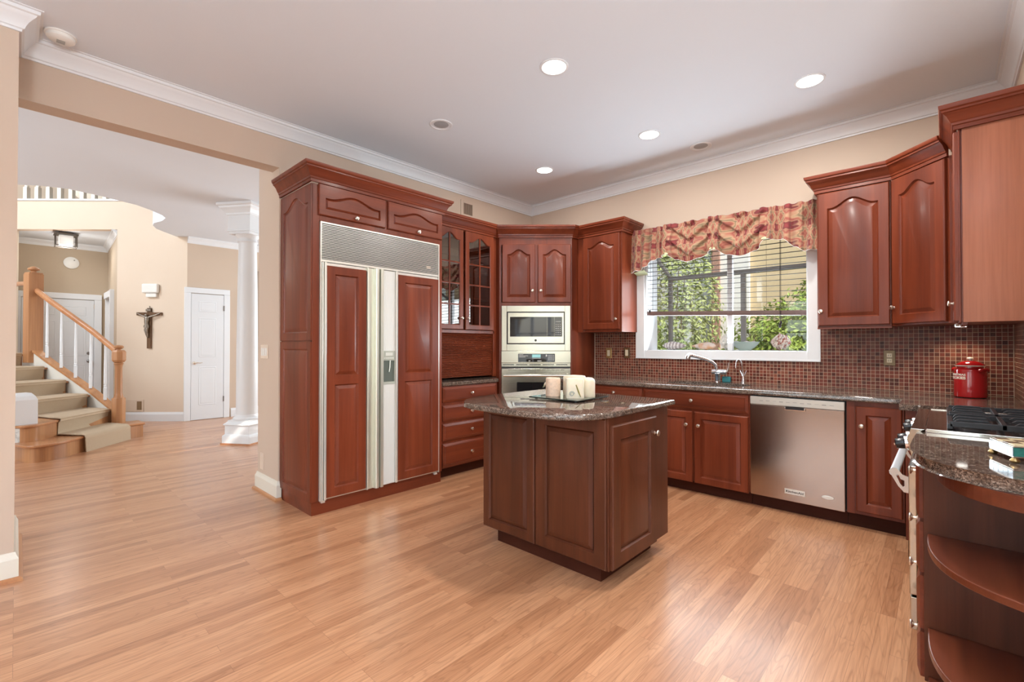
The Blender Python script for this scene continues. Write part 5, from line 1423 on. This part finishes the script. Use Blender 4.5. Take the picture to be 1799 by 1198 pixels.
for i in range(25):
    f = i/24; p = nw.lerp(Vector(path_at(curb, 0)), .0) if False else path_at([(nw.x,nw.y)]+[tuple(Vector(c)) for c in curb[1:]], f)
    zz = 1.135+(2.095-1.135)*f; hp.append((p.x,p.y,zz))
def rail(pts, wd_, ht):
    rs = []
    P = [Vector(p) for p in pts]
    for i, p in enumerate(P):
        t = (P[min(i+1,len(P)-1)]-P[max(i-1,0)]).normalized(); n = Vector((-t.y,t.x,0)).normalized(); u = n.cross(t); u = u if u.z > 0 else -u
        rs.append([p+n*(wd_*c)+u*(ht*s) for c, s in ((-.8,-1),(.8,-1),(1,-.4),(.95,.1),(.75,.55),(.4,.9),(0,1),(-.4,.9),(-.75,.55),(-.95,.1),(-1,-.4))])
    return rs
b = B(); b.rings(rail(hp[1:-1], .034, .032)); mk('handrail', b, oak_h, bal, smooth=40)
def spindle(x, y, z0, z1):
    b = B(); 
    b.rings([[(x+a*.017,y+c*.017,z) for a, c in ((-1,-1),(1,-1),(1,1),(-1,1))] for z in (z0, z0+.16)])
    z_ = z0+.16; H = z1-z_
    b.lathe([(.016,0),(.019,.012),(.012,.022),(.018,.034),(.012,.045),(.0165,.06),(.0165,.10),(.0145,H*.5),(.010,H)], (x,y,z_), 14)
    return mk('baluster', b, trim_m, bal, smooth=30)
for px in (82.5, 107.5, 133, 159.5, 185):
    # point of the curb path at this bearing
    best = min((i/400 for i in range(401)), key=lambda f: abs((899.5+814*((.7308*path_at(curb,f).x+.6826*path_at(curb,f).y)/(-.6826*path_at(curb,f).x+.7308*path_at(curb,f).y)))-px))
    p = path_at(curb, best); spindle(p.x, p.y, cz0+(cz1-cz0)*best+.034, 1.135+.96*best-.03)
b = B(); P_ = [(-9.79,.12,2.16),(-10.6,-.05,2.20)]; b.rings(rail(P_, .034, .032)); mk('upper_handrail', b, oak_h, bal, smooth=40)
# white plinth block at the left end of the second step
wp = thing('stair_plinth', 'white square plinth block standing on left end of second step', 'plinth', (-7.505,.045,RH*2+.0005), R(20))
b = B(); b.rings([sqr(.10,0),sqr(.10,.27),sqr(.085,.31),sqr(.06,.345)]); mk('block', b, trim_m, wp)

# upstairs landing railing, one baluster each
warm_white = plain('warm_white_paint', (.86,.80,.70), .5, var=.01)
lr = thing('landing_railing', 'white upstairs landing railing seen above the foyer wall', 'railing', (0,0,0))
b = B()
def along(s, o=0.0): p = FW0+fdir*s+cn*o; return p
mk('shoe_rail', B().prism([along(.55,.02), along(3.2,.02), along(3.2,-.08), along(.55,-.08)][::-1], 3.641, 3.67), trim_m, lr)
mk('handrail', B().prism([along(.55,.0), along(3.2,.0), along(3.2,-.06), along(.55,-.06)][::-1], 4.55, 4.60), oak, lr)
for px in (41, 61, 81, 101, 121, 141, 161, 181, 201, 220, 240):
    p = fw_at(px)-cn*.03; b = B()
    Mb = Matrix.Translation((p.x,p.y,0)) @ Matrix.Rotation(fa_,4,'Z')
    b.box(-.030,.030,-.030,.030,3.67,3.87,Mb); b.lathe([(.024,3.87),(.028,3.89),(.018,3.92),(.022,4.0),(.014,4.5),(.018,4.55)], (p.x,p.y,0), 12)
    mk('baluster', b, warm_white, lr, smooth=30)
chd = thing('chandelier', 'pale glass bowl chandelier hanging behind the upstairs railing', 'chandelier', (0,0,0))
u_ = (170-899.5)/814.0; dd = Vector((-.6826+u_*.7308, .7308+u_*.6826)); pch = dd*8.6
b = B(); b.lathe([(.0,3.90),(.12,3.905),(.26,3.945),(.36,4.02),(.40,4.05),(.38,4.05),(.24,3.97),(0,3.93)], (pch.x,pch.y,0), 32, cap=False); mk('bowl', b, emit('alabaster_bowl', (.95,.90,.80), .6), chd, smooth=40)
b = B(); b.tube([(pch.x,pch.y,3.88),(pch.x,pch.y,5.99)], .012, 8); b.lathe([(.001,3.85),(.03,3.87),(.03,3.895),(.01,3.905)], (pch.x,pch.y,0), 12)
mk('stem', b, brz, chd)
b = B()
for a in (0, 2*PI/3, 4*PI/3): b.tube([(pch.x+.36*math.cos(a),pch.y+.36*math.sin(a),4.08),(pch.x,pch.y,4.6)], .006, 6)
mk('arm', b, brz, chd)

# ------------------------------------------------------------------ outside the garden window
b = B(); b.box(-16, 12, 4.8, 30, -.5, -.3); struct('ground', b, plain('mulch_ground', (.20,.15,.09), .95, var=.3, vscale=6))
leafy = plain('sunlit_leaf', (.26,.36,.05), .5, var=.45, vscale=9); leaf_d = plain('soft_green_leaf', (.20,.27,.09), .55, var=.45, vscale=6)
leaf_l = plain('pale_tree_leaf', (.36,.42,.16), .55, var=.35, vscale=5); bark = plain('tan_bark', (.34,.27,.16), .8, var=.2, vscale=14)
def foliage(center, rad, n, size, seed, shell_=.55):
    rnd = random.Random(seed); b = B()
    for i in range(n):
        while True:
            p = Vector((rnd.uniform(-1,1), rnd.uniform(-1,1), rnd.uniform(-1,1)))
            if shell_ < p.length < 1: break
        bumpy = 1+.16*math.sin(p.x*7+seed)*math.cos(p.z*6+p.y*5)
        c = Vector((center[0]+p.x*rad[0]*bumpy, center[1]+p.y*rad[1]*bumpy, center[2]+p.z*rad[2]*bumpy))
        if c.z < -.28: continue
        nrm = (p+Vector((rnd.uniform(-.9,.9), rnd.uniform(-.9,.9), rnd.uniform(-.3,1.0)))).normalized()
        t = nrm.cross(Vector((rnd.uniform(-1,1), rnd.uniform(-1,1), rnd.uniform(-1,1)))).normalized(); s = nrm.cross(t)
        k = size*rnd.uniform(.6,1.3)
        a = b.v(c-t*k); d = b.v(c+t*k); e = b.v(c+s*k*.45+nrm*k*.15); f = b.v(c-s*k*.45+nrm*k*.15)
        b.face([a, e, d]); b.face([a, d, f])
    return b
def bush(name, label, cat, center, rad, n, size, seed, mat, stems, group=None):
    t = thing(name, label, cat, (center[0], center[1], -.3), 0, group)
    fb_ = foliage((0,0,center[2]+.3), rad, n, size, seed); mk('foliage', fb_, mat, t)
    b = B(); rnd = random.Random(seed+50)
    for i in range(stems):
        x, y = rnd.uniform(-.25,.25)*rad[0], rnd.uniform(-.2,.2)*rad[1]
        b.tube([(x*.5,y*.5,0),(x*.8,y*.8,(center[2]+.3)*.5),(x*1.6,y*1.6,center[2]+.3+rad[2]*.4)], [.03,.022,.008], 6)
    mk('stem', b, bark, t)
    return t
bush('shrub', 'sunlit leafy green shrub filling right half of the garden window', 'shrub', (-1.55, 7.3, .80), (.95, .62, 1.0), 17000, .036, 3, leafy, 6)
bush('shrub', 'taller green shrub behind the first one at right window edge', 'shrub', (-1.25, 8.75, 1.15), (.85, .62, 1.3), 8000, .046, 4, leafy, 4)
bush('tree', 'tall pale green tree seen through left half of the window', 'tree', (-4.05, 9.0, 1.9), (.95, .8, 2.1), 7500, .050, 7, leaf_l, 6)
bush('shrub', 'soft green shrub low in left half of the window', 'shrub', (-3.20, 7.3, .55), (.48, .5, .80), 4200, .036, 8, leaf_d, 5)
bush('tree', 'dark green tree farther back at left edge of the window', 'tree', (-7.0, 10.4, 2.0), (1.2, 1.1, 2.2), 5200, .07, 9, leaf_d, 4)
bush('shrub', 'leafy shrub close to the side pane at left end of window', 'shrub', (-3.55, 6.4, 1.0), (.50, .40, 1.2), 3600, .040, 11, leafy, 4)
nh = thing('neighbour_house', 'tan stucco neighbouring house wall behind the shrubs', 'house', (0, 0, -.3))
stucco = plain('tan_stucco', (.62,.49,.30), .9, var=.05, vscale=4)
mk('wall', B().box(-3.2, 6.0, 10.6, 11.0, 0, 6.5), stucco, nh)
mk('side_wall', B().box(-5.2, -3.751, 10.6, 11.0, 0, 6.5), plain('pale_grey_siding', (.62,.64,.60), .8, var=.08), nh)
mk('corner_board', B().box(-3.579, -3.0, 10.5, 10.6, 0, 6.5), plain('white_board', (.82,.80,.76), .7), nh)
mk('brick_pier', B().box(-3.75, -3.58, 10.45, 11.0, 0, 6.5), plain('red_brick', (.42,.24,.18), .9, var=.25, vscale=18), nh)
b = B(); b.box(-1.9,-1.1,10.57,10.6,1.4,3.4); wd_ = mk('window', b, plain('white_sash', (.84,.84,.82), .5), nh)
